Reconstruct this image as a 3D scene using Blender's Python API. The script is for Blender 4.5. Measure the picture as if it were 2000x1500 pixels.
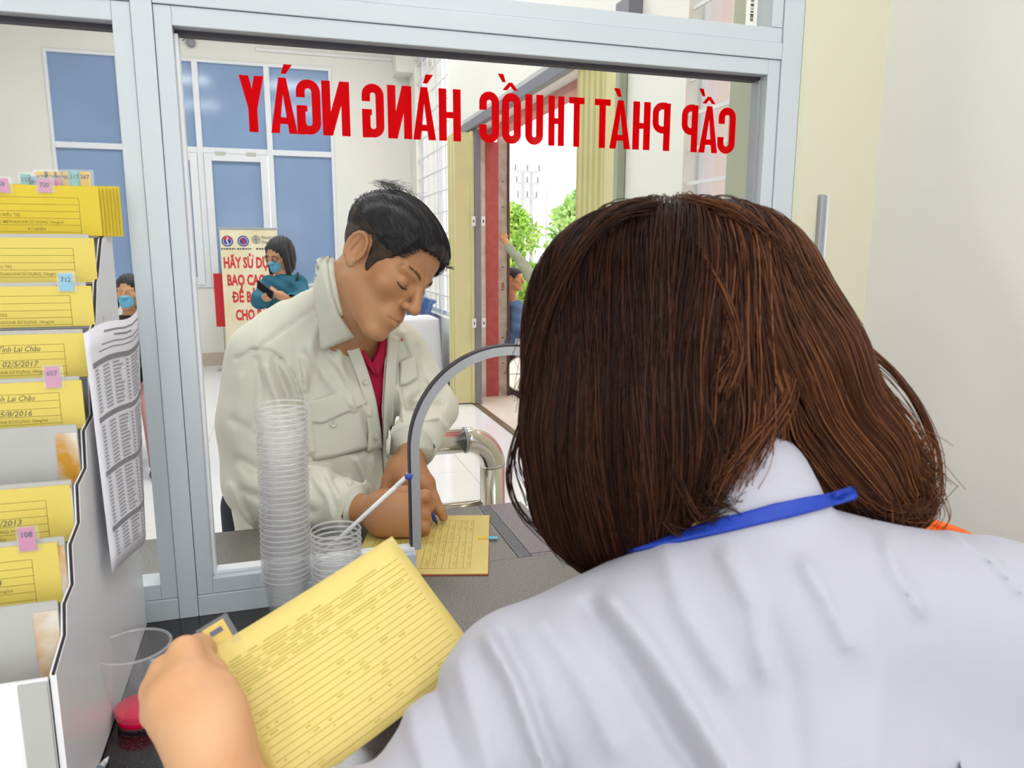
import bpy, bmesh, math, random
import numpy as np
from mathutils import Matrix, Vector

for _o in list(bpy.data.objects):
    bpy.data.objects.remove(_o)
SC = bpy.context.scene
COL = SC.collection
rng = np.random.default_rng(7)
random.seed(7)

# ------------------------------------------------------------------ camera
FPX = 1460.0                                   # focal length in pixels of a 2000 x 1500 frame
YAW, PITCH, ROLL = np.radians([17.4, 10.15, 0.12])
CAM = np.array([0.0, 0.0, 1.52])
KD = 0.93                                      # measured depths are scaled by this
FW = np.array([np.sin(YAW)*np.cos(PITCH), np.cos(YAW)*np.cos(PITCH), -np.sin(PITCH)])
_r = np.array([np.cos(YAW), -np.sin(YAW), 0.0])
_u = np.cross(_r, FW)
RT = _r*np.cos(ROLL) + _u*np.sin(ROLL)
UP = -_r*np.sin(ROLL) + _u*np.cos(ROLL)
cam_d = bpy.data.cameras.new('camera')
cam = bpy.data.objects.new('camera', cam_d)
COL.objects.link(cam)
cam_d.sensor_width = 36.0
cam_d.lens = 36.0*FPX/2000.0
cam_d.clip_start = 0.02
cam_d.dof.use_dof = True
cam_d.dof.focus_distance = 1.5
cam_d.dof.aperture_fstop = 13.0
cam.matrix_world = Matrix(((RT[0], UP[0], -FW[0], CAM[0]), (RT[1], UP[1], -FW[1], CAM[1]),
                           (RT[2], UP[2], -FW[2], CAM[2]), (0, 0, 0, 1)))
SC.camera = cam

# ------------------------------------------------------------------ sky, lamps, exposure
world = bpy.data.worlds.new('overcast_sky')
SC.world = world
world.use_nodes = True
_bg = world.node_tree.nodes['Background']
_bg.inputs[0].default_value = (0.96, 0.98, 1.0, 1)
_bg.inputs[1].default_value = 2.0
SC.view_settings.view_transform = 'Standard'
SC.view_settings.look = 'None'
SC.view_settings.exposure = 0.1
SC.view_settings.gamma = 1.0
SC.view_settings.use_curve_mapping = False
SC.cycles.transparent_max_bounces = 40
SC.cycles.max_bounces = 6
SC.cycles.diffuse_bounces = 3
SC.cycles.glossy_bounces = 3
SC.cycles.use_adaptive_sampling = True
SC.cycles.adaptive_threshold = 0.06
SC.cycles.sample_clamp_indirect = 8.0


def area(name, loc, sx, sy, power, color=(1, 1, 1), aim=None):
    d = bpy.data.lights.new(name, 'AREA')
    d.shape = 'RECTANGLE'; d.size = sx; d.size_y = sy; d.energy = power; d.color = color
    o = bpy.data.objects.new(name, d)
    o.location = loc
    if aim is not None:
        o.rotation_euler = (Vector(aim) - Vector(loc)).to_track_quat('-Z', 'Y').to_euler()
    COL.objects.link(o)
    return o


LOBBY_LAMPS = [(-1.6, 3.0), (0.6, 3.0), (-1.6, 5.6), (0.6, 5.6), (-1.6, 8.2), (0.6, 8.2)]
ROOM_LAMPS = [(-1.3, -1.4), (-0.4, -1.6), (0.6, -1.4), (0.72, 0.0)]  # last lamp added to brighten the flank of the card rack
for _i, (_x, _y) in enumerate(LOBBY_LAMPS):
    area('lobby_lamp_light', (_x, _y, 4.60), 1.2, 0.3, 27)
for _i, (_x, _y) in enumerate(ROOM_LAMPS):
    area('room_lamp_light', (_x, _y, 2.93), 0.3, 1.2, 13 if _i < 3 else 6, (0.98, 0.99, 1.0))


# ------------------------------------------------------------------ pixel <-> place helpers (used while measuring)
def ray(x, y):
    return FW + RT*(x-1000.0)/FPX - UP*(y-750.0)/FPX


def P(x, y, d):
    return CAM + ray(x, y)*(d*KD)


def at(x, y, ax, v):
    k = ray(x, y)
    return CAM + k*((v-CAM[ax])/k[ax])


def pix(p):
    q = np.asarray(p, float) - CAM
    d = q@FW
    return np.stack([1000+FPX*(q@RT)/d, 750-FPX*(q@UP)/d, d/KD], -1)


def cv(r, u, t):
    v = RT*r + UP*u - FW*t
    return v/np.linalg.norm(v)


# ------------------------------------------------------------------ materials
def mat(name, col, rough=0.5, metal=0.0, spec=0.5, var=0.0, vscale=8.0, bump=0.0, bscale=60.0, col2=None, sss=0.0, sheen=0.0, coat=0.0):
    m = bpy.data.materials.new(name)
    m.use_nodes = True
    nt = m.node_tree
    b = nt.nodes['Principled BSDF']
    c = [pow(x/255.0, 2.2) if max(col) > 1.0 else x for x in col]
    b.inputs['Base Color'].default_value = (*c, 1)
    b.inputs['Roughness'].default_value = rough
    b.inputs['Metallic'].default_value = metal
    b.inputs['Specular IOR Level'].default_value = spec
    if sss:
        b.inputs['Subsurface Weight'].default_value = sss
        b.inputs['Subsurface Scale'].default_value = 0.012
        b.inputs['Subsurface Radius'].default_value = (1.0, 0.35, 0.2)
    if sheen:
        b.inputs['Sheen Weight'].default_value = sheen
    if coat:
        b.inputs['Coat Weight'].default_value = coat
        b.inputs['Coat Roughness'].default_value = 0.08
    tc = nt.nodes.new('ShaderNodeTexCoord')
    if var or col2 is not None:
        n = nt.nodes.new('ShaderNodeTexNoise')
        n.inputs['Scale'].default_value = vscale
        n.inputs['Detail'].default_value = 5
        nt.links.new(tc.outputs['Object'], n.inputs['Vector'])
        r = nt.nodes.new('ShaderNodeValToRGB')
        if col2 is None:
            c2 = [x*(1-var) for x in c]
        else:
            c2 = [pow(x/255.0, 2.2) if max(col2) > 1.0 else x for x in col2]
        r.color_ramp.elements[0].color = (*c2, 1); r.color_ramp.elements[0].position = 0.36
        r.color_ramp.elements[1].color = (*c, 1); r.color_ramp.elements[1].position = 0.64
        nt.links.new(n.outputs['Fac'], r.inputs['Fac'])
        nt.links.new(r.outputs['Color'], b.inputs['Base Color'])
    if bump:
        n2 = nt.nodes.new('ShaderNodeTexNoise')
        n2.inputs['Scale'].default_value = bscale
        n2.inputs['Detail'].default_value = 4
        nt.links.new(tc.outputs['Object'], n2.inputs['Vector'])
        bp = nt.nodes.new('ShaderNodeBump')
        bp.inputs['Strength'].default_value = bump
        bp.inputs['Distance'].default_value = 0.004
        nt.links.new(n2.outputs['Fac'], bp.inputs['Height'])
        nt.links.new(bp.outputs['Normal'], b.inputs['Normal'])
    return m


def glass_mat(name, tint=(1, 1, 1), body=0.0, bodycol=(0.9, 0.92, 0.95), gloss=1.0, base=0.035, rough=0.02):
    """thin clear sheet: transparent + fresnel gloss + a little milky body"""
    m = bpy.data.materials.new(name)
    m.use_nodes = True
    nt = m.node_tree
    nt.nodes.clear()
    out = nt.nodes.new('ShaderNodeOutputMaterial')
    tr = nt.nodes.new('ShaderNodeBsdfTransparent'); tr.inputs[0].default_value = (*tint, 1)
    gl = nt.nodes.new('ShaderNodeBsdfGlossy'); gl.inputs['Roughness'].default_value = rough
    fr = nt.nodes.new('ShaderNodeLayerWeight'); fr.inputs['Blend'].default_value = 0.5
    pw = nt.nodes.new('ShaderNodeMath'); pw.operation = 'POWER'; pw.inputs[1].default_value = 4.0
    nt.links.new(fr.outputs['Facing'], pw.inputs[0])
    mu = nt.nodes.new('ShaderNodeMath'); mu.operation = 'MULTIPLY_ADD'; mu.inputs[1].default_value = 0.7*gloss; mu.inputs[2].default_value = base*gloss
    nt.links.new(pw.outputs[0], mu.inputs[0])
    mx = nt.nodes.new('ShaderNodeMixShader')
    nt.links.new(mu.outputs[0], mx.inputs[0])
    last = tr.outputs[0]
    if body:
        df = nt.nodes.new('ShaderNodeBsdfDiffuse'); df.inputs[0].default_value = (*bodycol, 1)
        tl = nt.nodes.new('ShaderNodeBsdfTranslucent'); tl.inputs[0].default_value = (*bodycol, 1)
        m2 = nt.nodes.new('ShaderNodeMixShader'); m2.inputs[0].default_value = 0.5
        nt.links.new(df.outputs[0], m2.inputs[1]); nt.links.new(tl.outputs[0], m2.inputs[2])
        m1 = nt.nodes.new('ShaderNodeMixShader'); m1.inputs[0].default_value = body
        nt.links.new(last, m1.inputs[1]); nt.links.new(m2.outputs[0], m1.inputs[2])
        last = m1.outputs[0]
    nt.links.new(last, mx.inputs[1])
    nt.links.new(gl.outputs[0], mx.inputs[2])
    nt.links.new(mx.outputs[0], out.inputs[0])
    return m


def granite(name, base, fleck, rough=0.1):
    m = bpy.data.materials.new(name)
    m.use_nodes = True
    nt = m.node_tree
    b = nt.nodes['Principled BSDF']
    tc = nt.nodes.new('ShaderNodeTexCoord')
    v = nt.nodes.new('ShaderNodeTexNoise'); v.inputs['Scale'].default_value = 420; v.inputs['Detail'].default_value = 3
    nt.links.new(tc.outputs['Object'], v.inputs['Vector'])
    r = nt.nodes.new('ShaderNodeValToRGB')
    r.color_ramp.elements[0].position = 0.50; r.color_ramp.elements[0].color = (*base, 1)
    r.color_ramp.elements[1].position = 0.72; r.color_ramp.elements[1].color = (*fleck, 1)
    nt.links.new(v.outputs['Fac'], r.inputs['Fac'])
    nt.links.new(r.outputs['Color'], b.inputs['Base Color'])
    b.inputs['Roughness'].default_value = rough
    return m


# ------------------------------------------------------------------ mesh helpers
def mesh_from(verts, faces, smooth=False, auto=None):
    me = bpy.data.meshes.new('mesh')
    verts = np.asarray(verts, dtype=np.float64)
    me.from_pydata(verts.tolist(), [], [list(map(int, f)) for f in faces] if not isinstance(faces, np.ndarray) else faces.tolist())
    me.validate(verbose=False)
    if smooth:
        me.polygons.foreach_set('use_smooth', np.ones(len(me.polygons), dtype=bool))
    me.update()
    return me


def tag(o, label=None, cat=None, group=None, kind=None):
    if label: o['label'] = label
    if cat: o['category'] = cat
    if group: o['group'] = group
    if kind: o['kind'] = kind
    return o


def world_loc(o):
    v = Vector(o.location)
    while o.parent:
        o = o.parent
        v = v + Vector(o.location)
    return np.array(v)


def empty(name, loc, label=None, cat=None, group=None, kind=None):
    o = bpy.data.objects.new(name, None)
    o.empty_display_size = 0.05
    o.location = tuple(float(x) for x in loc)
    COL.objects.link(o)
    return tag(o, label, cat, group, kind)


def obj(name, geo, material, parent=None, smooth=False):
    """geo = (verts, faces) in world coordinates -> one mesh object; children are stored relative to their parent"""
    v, f = geo
    v = np.asarray(v, dtype=np.float64)
    if parent is None:
        base = np.array([(v[:, 0].min()+v[:, 0].max())/2, (v[:, 1].min()+v[:, 1].max())/2, v[:, 2].min()])
        loc = base
    else:
        base = world_loc(parent)
        loc = (0, 0, 0)
    me = mesh_from(v-base, f, smooth)
    if material is not None:
        for mm in (material if isinstance(material, (list, tuple)) else [material]):
            me.materials.append(mm)
    o = bpy.data.objects.new(name, me)
    o.location = tuple(float(x) for x in loc)
    if parent is not None:
        o.parent = parent
    COL.objects.link(o)
    return o


def copy_tree(o, parent=None):
    c = o.copy()
    COL.objects.link(c)
    c.parent = parent
    for ch in list(o.children):
        copy_tree(ch, c)
    return c


def join(*gs):
    V = []; Fc = []; n = 0
    for v, f in gs:
        v = np.asarray(v, float)
        V.append(v)
        Fc += [[int(i)+n for i in q] for q in f]
        n += len(v)
    return np.concatenate(V), Fc


BOXF = [(0, 3, 2, 1), (4, 5, 6, 7), (0, 1, 5, 4), (1, 2, 6, 5), (2, 3, 7, 6), (3, 0, 4, 7)]


def box(x0, x1, y0, y1, z0, z1, bev=0.0):
    x0, x1 = min(x0, x1), max(x0, x1); y0, y1 = min(y0, y1), max(y0, y1); z0, z1 = min(z0, z1), max(z0, z1)
    if not bev:
        return np.array([(x0, y0, z0), (x1, y0, z0), (x1, y1, z0), (x0, y1, z0), (x0, y0, z1), (x1, y0, z1), (x1, y1, z1), (x0, y1, z1)], float), BOXF
    bm = bmesh.new()
    vs = [bm.verts.new(c) for c in ((x0, y0, z0), (x1, y0, z0), (x1, y1, z0), (x0, y1, z0), (x0, y0, z1), (x1, y0, z1), (x1, y1, z1), (x0, y1, z1))]
    for q in BOXF:
        bm.faces.new([vs[i] for i in q])
    bmesh.ops.bevel(bm, geom=bm.edges[:], offset=bev, segments=2, affect='EDGES', profile=0.6)
    bm.verts.index_update()
    v = np.array([tuple(w.co) for w in bm.verts]); f = [[w.index for w in q.verts] for q in bm.faces]
    bm.free()
    return v, f


def tube(pts, rad, n=8, caps=True, closed=False):
    pts = np.asarray(pts, float)
    m = len(pts)
    rad = np.broadcast_to(np.asarray(rad, float), (m,))
    if closed:
        t = np.roll(pts, -1, 0)-np.roll(pts, 1, 0)
    else:
        t = np.gradient(pts, axis=0)
    t /= np.linalg.norm(t, axis=1)[:, None]+1e-12
    ref = np.array([0, 0, 1.0]) if abs(t[0][2]) < 0.9 else np.array([1.0, 0, 0])
    a = np.cross(t[0], ref); a /= np.linalg.norm(a)
    V = []
    for i in range(m):
        a = a - t[i]*(a@t[i]); a /= np.linalg.norm(a)
        b = np.cross(t[i], a)
        for k in range(n):
            an = 2*np.pi*k/n
            V.append(pts[i]+rad[i]*(np.cos(an)*a+np.sin(an)*b))
    Fc = []
    for i in range(m if closed else m-1):
        j = (i+1) % m
        for k in range(n):
            k2 = (k+1) % n
            Fc.append((i*n+k, i*n+k2, j*n+k2, j*n+k))
    if caps and not closed:
        Fc.append(tuple(range(n))[::-1]); Fc.append(tuple((m-1)*n+k for k in range(n)))
    return np.array(V), Fc


def lathe(profile, c, n=32, axis=None):
    """profile of (r, z); c the centre of z = 0"""
    V = []
    for r, z in profile:
        for k in range(n):
            a = 2*np.pi*k/n
            V.append((c[0]+r*np.cos(a), c[1]+r*np.sin(a), c[2]+z))
    Fc = []
    for i in range(len(profile)-1):
        for k in range(n):
            k2 = (k+1) % n
            Fc.append((i*n+k, i*n+k2, (i+1)*n+k2, (i+1)*n+k))
    return np.array(V), Fc


def prism(poly, o, a, b, depth):
    """2-D polygon -> solid; a, b the plane axes, depth a vector"""
    poly = np.asarray(poly, float); n = len(poly)
    o, a, b, depth = map(lambda q: np.asarray(q, float), (o, a, b, depth))
    v0 = o+poly[:, :1]*a+poly[:, 1:2]*b
    V = np.concatenate([v0, v0+depth])
    Fc = [tuple(range(n)), tuple(range(2*n-1, n-1, -1))]
    for i in range(n):
        j = (i+1) % n
        Fc.append((i, i+n, j+n, j))
    return V, Fc


def quad_sheet(fn, nu, nv, th=0.0, nrm=None):
    """surface fn(u, v) -> point; optional thickness along the surface normal"""
    V = np.array([[fn(i/(nu-1), j/(nv-1)) for j in range(nv)] for i in range(nu)])
    idx = np.arange(nu*nv).reshape(nu, nv)
    q = np.stack([idx[:-1, :-1], idx[1:, :-1], idx[1:, 1:], idx[:-1, 1:]], -1).reshape(-1, 4)
    flat = V.reshape(-1, 3)
    if not th:
        return flat, q.tolist()
    du = np.gradient(V, axis=0); dv = np.gradient(V, axis=1)
    nn = np.cross(du, dv); nn /= np.linalg.norm(nn, axis=2)[..., None]+1e-12
    back = (V-nn*th).reshape(-1, 3)
    n = len(flat)
    Fc = q.tolist()+[[n+a for a in r[::-1]] for r in q.tolist()]
    bd = list(idx[:, 0])+list(idx[-1, 1:])+list(idx[::-1, -1][1:])+list(idx[0, ::-1][1:-1])
    for i in range(len(bd)):
        a, b = int(bd[i]), int(bd[(i+1) % len(bd)])
        Fc.append([a, a+n, b+n, b])
    return np.concatenate([flat, back]), Fc


def text_geo(body, size, o, ax, ay, squeeze=1.0, bold=0.0, align='LEFT'):
    """flat lettering: built-in font -> mesh in the plane (ax, ay) at o"""
    if 'Đ' in body and bold:
        # the barred D is set as a D plus its own bar
        plain = body.replace('Đ', 'D')
        full = text_geo(plain, 1.0, (0, 0, 0), (1, 0, 0), (0, 1, 0), 1.0, bold)
        x_end = full[0][:, 0].max() if align == 'RIGHT' else 0.0
        dw = np.ptp(text_geo('D', 1.0, (0, 0, 0), (1, 0, 0), (0, 1, 0), 1.0, bold)[0][:, 0])
        segs = []
        for i, chh in enumerate(body):
            if chh == 'Đ':
                right = text_geo(plain[:i+1], 1.0, (0, 0, 0), (1, 0, 0), (0, 1, 0), 1.0, bold)[0][:, 0].max()
                segs.append((right-dw-0.10, 0.36, right-dw*0.45, 0.36, 0.09))
        bars = strips(segs, (-x_end, 0, 0), (1, 0, 0), (0, 1, 0), 0.09)
        v = np.concatenate([full[0]-np.array([x_end, 0, 0]), bars[0]]); n = len(full[0])
        f = full[1]+[[n+k for k in q] for q in bars[1]]
        o, ax, ay = (np.asarray(q, float) for q in (o, ax, ay))
        return o + v[:, :1]*size*squeeze*ax + v[:, 1:2]*size*ay, f
    c = bpy.data.curves.new('lettering', 'FONT')
    c.body = body; c.size = 1.0; c.align_x = align; c.offset = bold; c.resolution_u = 2
    t = bpy.data.objects.new('lettering', c)
    COL.objects.link(t)
    dg = bpy.context.evaluated_depsgraph_get()
    me = bpy.data.meshes.new_from_object(t.evaluated_get(dg))
    v = np.array([tuple(q.co) for q in me.vertices]).reshape(-1, 3)
    f = [list(p.vertices) for p in me.polygons]
    bpy.data.objects.remove(t); bpy.data.curves.remove(c); bpy.data.meshes.remove(me)
    o, ax, ay = (np.asarray(q, float) for q in (o, ax, ay))
    return o + v[:, :1]*size*squeeze*ax + v[:, 1:2]*size*ay, f


def strips(segs, o, ax, ay, w):
    """thin flat printed lines; segs = (x0, y0, x1, y1) in plane units"""
    V = []; Fc = []
    o, ax, ay = (np.asarray(q, float) for q in (o, ax, ay))
    for s in segs:
        x0, y0, x1, y1 = s[:4]; ww = s[4] if len(s) > 4 else w
        dx, dy = x1-x0, y1-y0; L = math.hypot(dx, dy)+1e-9
        nx, ny = -dy/L*ww/2, dx/L*ww/2
        n = len(V)
        for (x, y) in ((x0-nx, y0-ny), (x1-nx, y1-ny), (x1+nx, y1+ny), (x0+nx, y0+ny)):
            V.append(o+x*ax+y*ay)
        Fc.append((n, n+1, n+2, n+3))
    return np.array(V), Fc


# ------------------------------------------------------------------ sculpting: signed distance fields -> surface nets
def surfnet(fn, lo, hi, h, blk=8):
    lo = np.asarray(lo, float)
    nb = np.maximum(1, np.ceil((np.asarray(hi, float)-lo)/(h*blk)).astype(int))
    n = nb*blk+1
    g = np.stack(np.meshgrid(*[np.arange(k) for k in nb], indexing='ij'), -1)
    bc = lo+(g.reshape(-1, 3)+0.5)*blk*h
    dv = fn(bc)
    act = np.abs(dv) < blk*h*1.25
    big = np.where(dv < 0, -1.0, 1.0).astype(np.float32).reshape(nb)
    vals = np.ones(n, np.float32)
    vals[:-1, :-1, :-1] = big.repeat(blk, 0).repeat(blk, 1).repeat(blk, 2)
    off = np.stack(np.meshgrid(*[np.arange(blk+1)]*3, indexing='ij'), -1)
    gi = g.reshape(-1, 3)[act]*blk
    step = 400
    for s in range(0, len(gi), step):
        ids = gi[s:s+step, None, None, None, :]+off[None]
        pts = lo+ids.reshape(-1, 3)*h
        v = fn(pts).astype(np.float32)
        q = ids.reshape(-1, 3)
        vals[q[:, 0], q[:, 1], q[:, 2]] = v
    ins = vals < 0
    cnt = np.zeros(n-1, np.uint8)
    for dx in (0, 1):
        for dy in (0, 1):
            for dz in (0, 1):
                cnt += ins[dx:n[0]-1+dx, dy:n[1]-1+dy, dz:n[2]-1+dz]
    cells = np.argwhere((cnt > 0) & (cnt < 8))
    acc = np.zeros((len(cells), 3)); num = np.zeros(len(cells))
    cor = [(0, 0, 0), (1, 0, 0), (0, 1, 0), (1, 1, 0), (0, 0, 1), (1, 0, 1), (0, 1, 1), (1, 1, 1)]
    cvv = np.stack([vals[cells[:, 0]+a, cells[:, 1]+b, cells[:, 2]+c] for a, b, c in cor], 1).astype(float)
    for i in range(8):
        for j in range(i+1, 8):
            a, b = np.array(cor[i]), np.array(cor[j])
            if np.abs(a-b).sum() != 1:
                continue
            va, vb = cvv[:, i], cvv[:, j]
            m = (va < 0) != (vb < 0)
            t = np.where(m, va/(va-vb+1e-20), 0)
            acc[m] += a+(b-a)*t[m, None]
            num[m] += 1
    V = lo+(cells+acc/num[:, None])*h
    idx = np.full(n-1, -1, np.int64)
    idx[cells[:, 0], cells[:, 1], cells[:, 2]] = np.arange(len(cells))
    F = []
    for ax in range(3):
        s0 = [slice(1, k-1) for k in n]; s1 = [slice(1, k-1) for k in n]
        s0[ax] = slice(0, n[ax]-1); s1[ax] = slice(1, n[ax])
        A = ins[tuple(s0)]; B = ins[tuple(s1)]
        e = np.argwhere(A != B)
        if not len(e):
            continue
        flip = A[e[:, 0], e[:, 1], e[:, 2]]
        o = [1, 1, 1]; o[ax] = 0
        e = e+np.array(o)
        a1, a2 = [(1, 2), (2, 0), (0, 1)][ax]
        d1 = np.zeros(3, int); d1[a1] = 1
        d2 = np.zeros(3, int); d2[a2] = 1
        q = [e-d1-d2, e-d2, e, e-d1]
        q = np.stack([idx[k[:, 0], k[:, 1], k[:, 2]] for k in q], 1)
        q[~flip] = q[~flip][:, ::-1]
        F.append(q)
    F = np.concatenate(F)
    F = F[(F >= 0).all(1)]
    return V, F


def relax(geo, it=2, lam=0.5):
    v, f = geo
    v = np.array(v); f = np.asarray(f)
    for _ in range(it):
        s = np.zeros_like(v); c = np.zeros(len(v))
        for a, b in ((0, 1), (1, 2), (2, 3), (3, 0)):
            np.add.at(s, f[:, a], v[f[:, b]]); np.add.at(s, f[:, b], v[f[:, a]])
            np.add.at(c, f[:, a], 1); np.add.at(c, f[:, b], 1)
        v = v+lam*(s/np.maximum(c, 1)[:, None]-v)
    return v, f


def cap(p, a, b, ra, rb):
    a = np.asarray(a, float); b = np.asarray(b, float)
    d = b-a
    t = np.clip((p-a)@d/(d@d+1e-12), 0, 1)
    return np.linalg.norm(p-a-t[:, None]*d, axis=1)-(ra+(rb-ra)*t)


def ell(p, c, r, ax=None):
    q = p-np.asarray(c, float)
    if ax is not None:
        q = q@np.asarray(ax, float).T
    r = np.asarray(r, float)
    k0 = np.linalg.norm(q/r, axis=1); k1 = np.linalg.norm(q/(r*r), axis=1)
    return k0*(k0-1.0)/(k1+1e-9)


def smin(a, b, k):
    h = np.clip(0.5+0.5*(b-a)/k, 0, 1)
    return b+(a-b)*h-k*h*(1-h)


def smax(a, b, k):
    return -smin(-a, -b, k)


def chain(p, pts, rad, k=0.01):
    d = None
    for i in range(len(pts)-1):
        c = cap(p, pts[i], pts[i+1], rad[i], rad[i+1])
        d = c if d is None else (smin(d, c, k) if k else np.minimum(d, c))
    return d


def uni(ds, k):
    d = ds[0]
    for e in ds[1:]:
        d = smin(d, e, k)
    return d


def seg2(q, poly):
    """distance of 2-D points to a polyline"""
    best = np.full(len(q), 1e9)
    poly = np.asarray(poly, float)
    for i in range(len(poly)-1):
        a, d = poly[i], poly[i+1]-poly[i]
        t = np.clip((q-a)@d/(d@d+1e-12), 0, 1)
        best = np.minimum(best, np.linalg.norm(q-a-t[:, None]*d, axis=1))
    return best


def poly2(q, poly):
    """signed distance of 2-D points to a closed polygon (negative inside)"""
    poly = np.asarray(poly, float)
    d = seg2(q, np.concatenate([poly, poly[:1]]))
    ins = np.zeros(len(q), bool)
    j = len(poly)-1
    for i in range(len(poly)):
        a, b = poly[i], poly[j]
        c = ((a[1] > q[:, 1]) != (b[1] > q[:, 1])) & (q[:, 0] < (b[0]-a[0])*(q[:, 1]-a[1])/(b[1]-a[1]+1e-12)+a[0])
        ins ^= c
        j = i
    return np.where(ins, -d, d)


def grad(fn, p, e=1e-3):
    g = np.stack([fn(p+np.eye(3)[i]*e)-fn(p-np.eye(3)[i]*e) for i in range(3)], 1)
    return g/(np.linalg.norm(g, axis=1)[:, None]+1e-12)


def hit(fn, xy, d0, off=0.0, steps=60, dmax=None):
    """where the sight line of each measured pixel meets the sculpted surface"""
    xy = np.asarray(xy, float).reshape(-1, 2)
    k = FW[None]+RT[None]*((xy[:, :1]-1000)/FPX)-UP[None]*((xy[:, 1:]-750)/FPX)
    L = np.linalg.norm(k, axis=1)
    t = np.full(len(xy), float(d0)*KD)
    for _ in range(steps):
        d = fn(CAM+k*t[:, None])-off
        t = t+0.8*d/L
        if dmax: t = np.minimum(t, dmax*KD)
    ok = np.abs(fn(CAM+k*t[:, None])-off) < 0.004
    if ok.any() and not ok.all():                         # sight lines that slip past: take the depth of the nearest good one
        for i in np.where(~ok)[0]:
            t[i] = t[ok][np.argmin(((xy[ok]-xy[i])**2).sum(1))]
    return CAM+k*t[:, None]


def drape(fn, pxfn, nu, nv, d0, off=0.004, th=0.003, dmax=None):
    """cloth patch lying on a sculpted surface; pxfn(u, v) -> pixel"""
    uv = [(i/(nu-1), j/(nv-1)) for i in range(nu) for j in range(nv)]
    p = hit(fn, [pxfn(*q) for q in uv], d0, 0.0, dmax=dmax)
    n = grad(fn, p)
    top = p+n*off; bot = p+n*(off-th)
    idx = np.arange(nu*nv).reshape(nu, nv)
    q = np.stack([idx[:-1, :-1], idx[1:, :-1], idx[1:, 1:], idx[:-1, 1:]], -1).reshape(-1, 4).tolist()
    m = len(top)
    Fc = q+[[m+a for a in r[::-1]] for r in q]
    bd = list(idx[:, 0])+list(idx[-1, 1:])+list(idx[::-1, -1][1:])+list(idx[0, ::-1][1:-1])
    for i in range(len(bd)):
        a, b = int(bd[i]), int(bd[(i+1) % len(bd)])
        Fc.append([a, a+m, b+m, b])
    return np.concatenate([top, bot]), Fc


def curve_pts(ctrl, n):
    """smooth Catmull-Rom through control points"""
    c = np.asarray(ctrl, float)
    c = np.concatenate([[2*c[0]-c[1]], c, [2*c[-1]-c[-2]]])
    out = []
    m = len(c)-3
    for s in np.linspace(0, m, n):
        i = min(int(s), m-1); t = s-i
        p0, p1, p2, p3 = c[i:i+4]
        out.append(0.5*((2*p1)+(-p0+p2)*t+(2*p0-5*p1+4*p2-p3)*t*t+(-p0+3*p1-3*p2+p3)*t**3))
    return np.array(out)

# ================================================================== materials in use
M_cream = mat('cream_paint', (241, 240, 233), 0.75, var=0.03, vscale=1.5, bump=0.05, bscale=40)
M_white_wall = mat('white_paint', (248, 247, 243), 0.7, var=0.025, vscale=2, bump=0.04, bscale=50)
M_ceil = mat('ceiling_paint', (245, 243, 236), 0.8, var=0.02)
M_tile = mat('glazed_white_tile', (238, 239, 240), 0.12, var=0.03, vscale=3)
M_grout = mat('grey_grout', (176, 174, 168), 0.8, var=0.1, vscale=30)
M_skirt = mat('beige_skirting', (206, 190, 172), 0.3, var=0.08, vscale=5)
M_alu = mat('white_grey_powder_coat', (199, 207, 212), 0.28, var=0.02, vscale=4)
M_alu_in = mat('milled_aluminium_grey', (168, 172, 178), 0.35, metal=0.4, var=0.05)
M_rubber = mat('dark_rubber_seal', (62, 58, 66), 0.6, var=0.1)
M_wframe = mat('white_window_frame', (238, 241, 246), 0.35, var=0.02)
M_blue_pane = mat('blue_tinted_pane', (138, 166, 206), 0.10, var=0.07, vscale=1.2, spec=0.6)
M_clear = glass_mat('clear_window_glass', (0.99, 0.998, 0.995), gloss=0.45, base=0.004)
M_khaki = mat('khaki_gate_paint', (203, 196, 138), 0.45, var=0.07, vscale=6)
M_khaki2 = mat('pale_khaki_gate_paint', (222, 214, 160), 0.45, var=0.05, vscale=6)
M_gpost = mat('blue_grey_steel', (128, 128, 138), 0.45, var=0.08, vscale=10)
M_red = mat('worn_red_paint', (196, 98, 96), 0.55, var=0.0, col2=(184, 84, 84), vscale=14, bump=0.1)
M_jamb = mat('chipped_white_plaster', (236, 233, 226), 0.8, col2=(214, 202, 186), vscale=9)
M_steel_old = mat('weathered_grey_steel', (204, 196, 184), 0.6, col2=(178, 164, 146), vscale=10)
M_bar = mat('white_painted_bar', (232, 234, 234), 0.5, var=0.04)
M_brick = mat('red_outer_wall', (220, 108, 98), 0.8, var=0.12, vscale=6)
M_ss = mat('polished_stainless', (214, 208, 196), 0.16, metal=1.0, var=0.05, vscale=12)
M_black_granite = granite('black_granite', (0.006, 0.006, 0.008), (0.05, 0.05, 0.06), 0.16)
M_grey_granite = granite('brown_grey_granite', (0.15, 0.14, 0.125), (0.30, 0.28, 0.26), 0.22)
M_dark_granite = granite('blue_black_granite', (0.05, 0.052, 0.07), (0.24, 0.24, 0.29), 0.25)
M_violet_granite = granite('violet_granite', (0.17, 0.13, 0.145), (0.42, 0.36, 0.40), 0.22)
M_cab = mat('cabinet_laminate', (220, 218, 212), 0.5, var=0.03)
M_letter = mat('red_vinyl', (206, 3, 10), 0.7, spec=0.0, var=0.03)
M_lamp = mat('lamp_body', (240, 240, 240), 0.5, var=0.01)
M_lampglow = bpy.data.materials.new('lamp_tube_glow'); M_lampglow.use_nodes = True
_b = M_lampglow.node_tree.nodes['Principled BSDF']
_b.inputs['Emission Color'].default_value = (1, 0.98, 0.95, 1); _b.inputs['Emission Strength'].default_value = 4.0
M_lampglow.cycles.emission_sampling = 'NONE'
M_trim = mat('hatch_edge_strip', (190, 192, 196), 0.3, metal=0.3, var=0.04)

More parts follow.
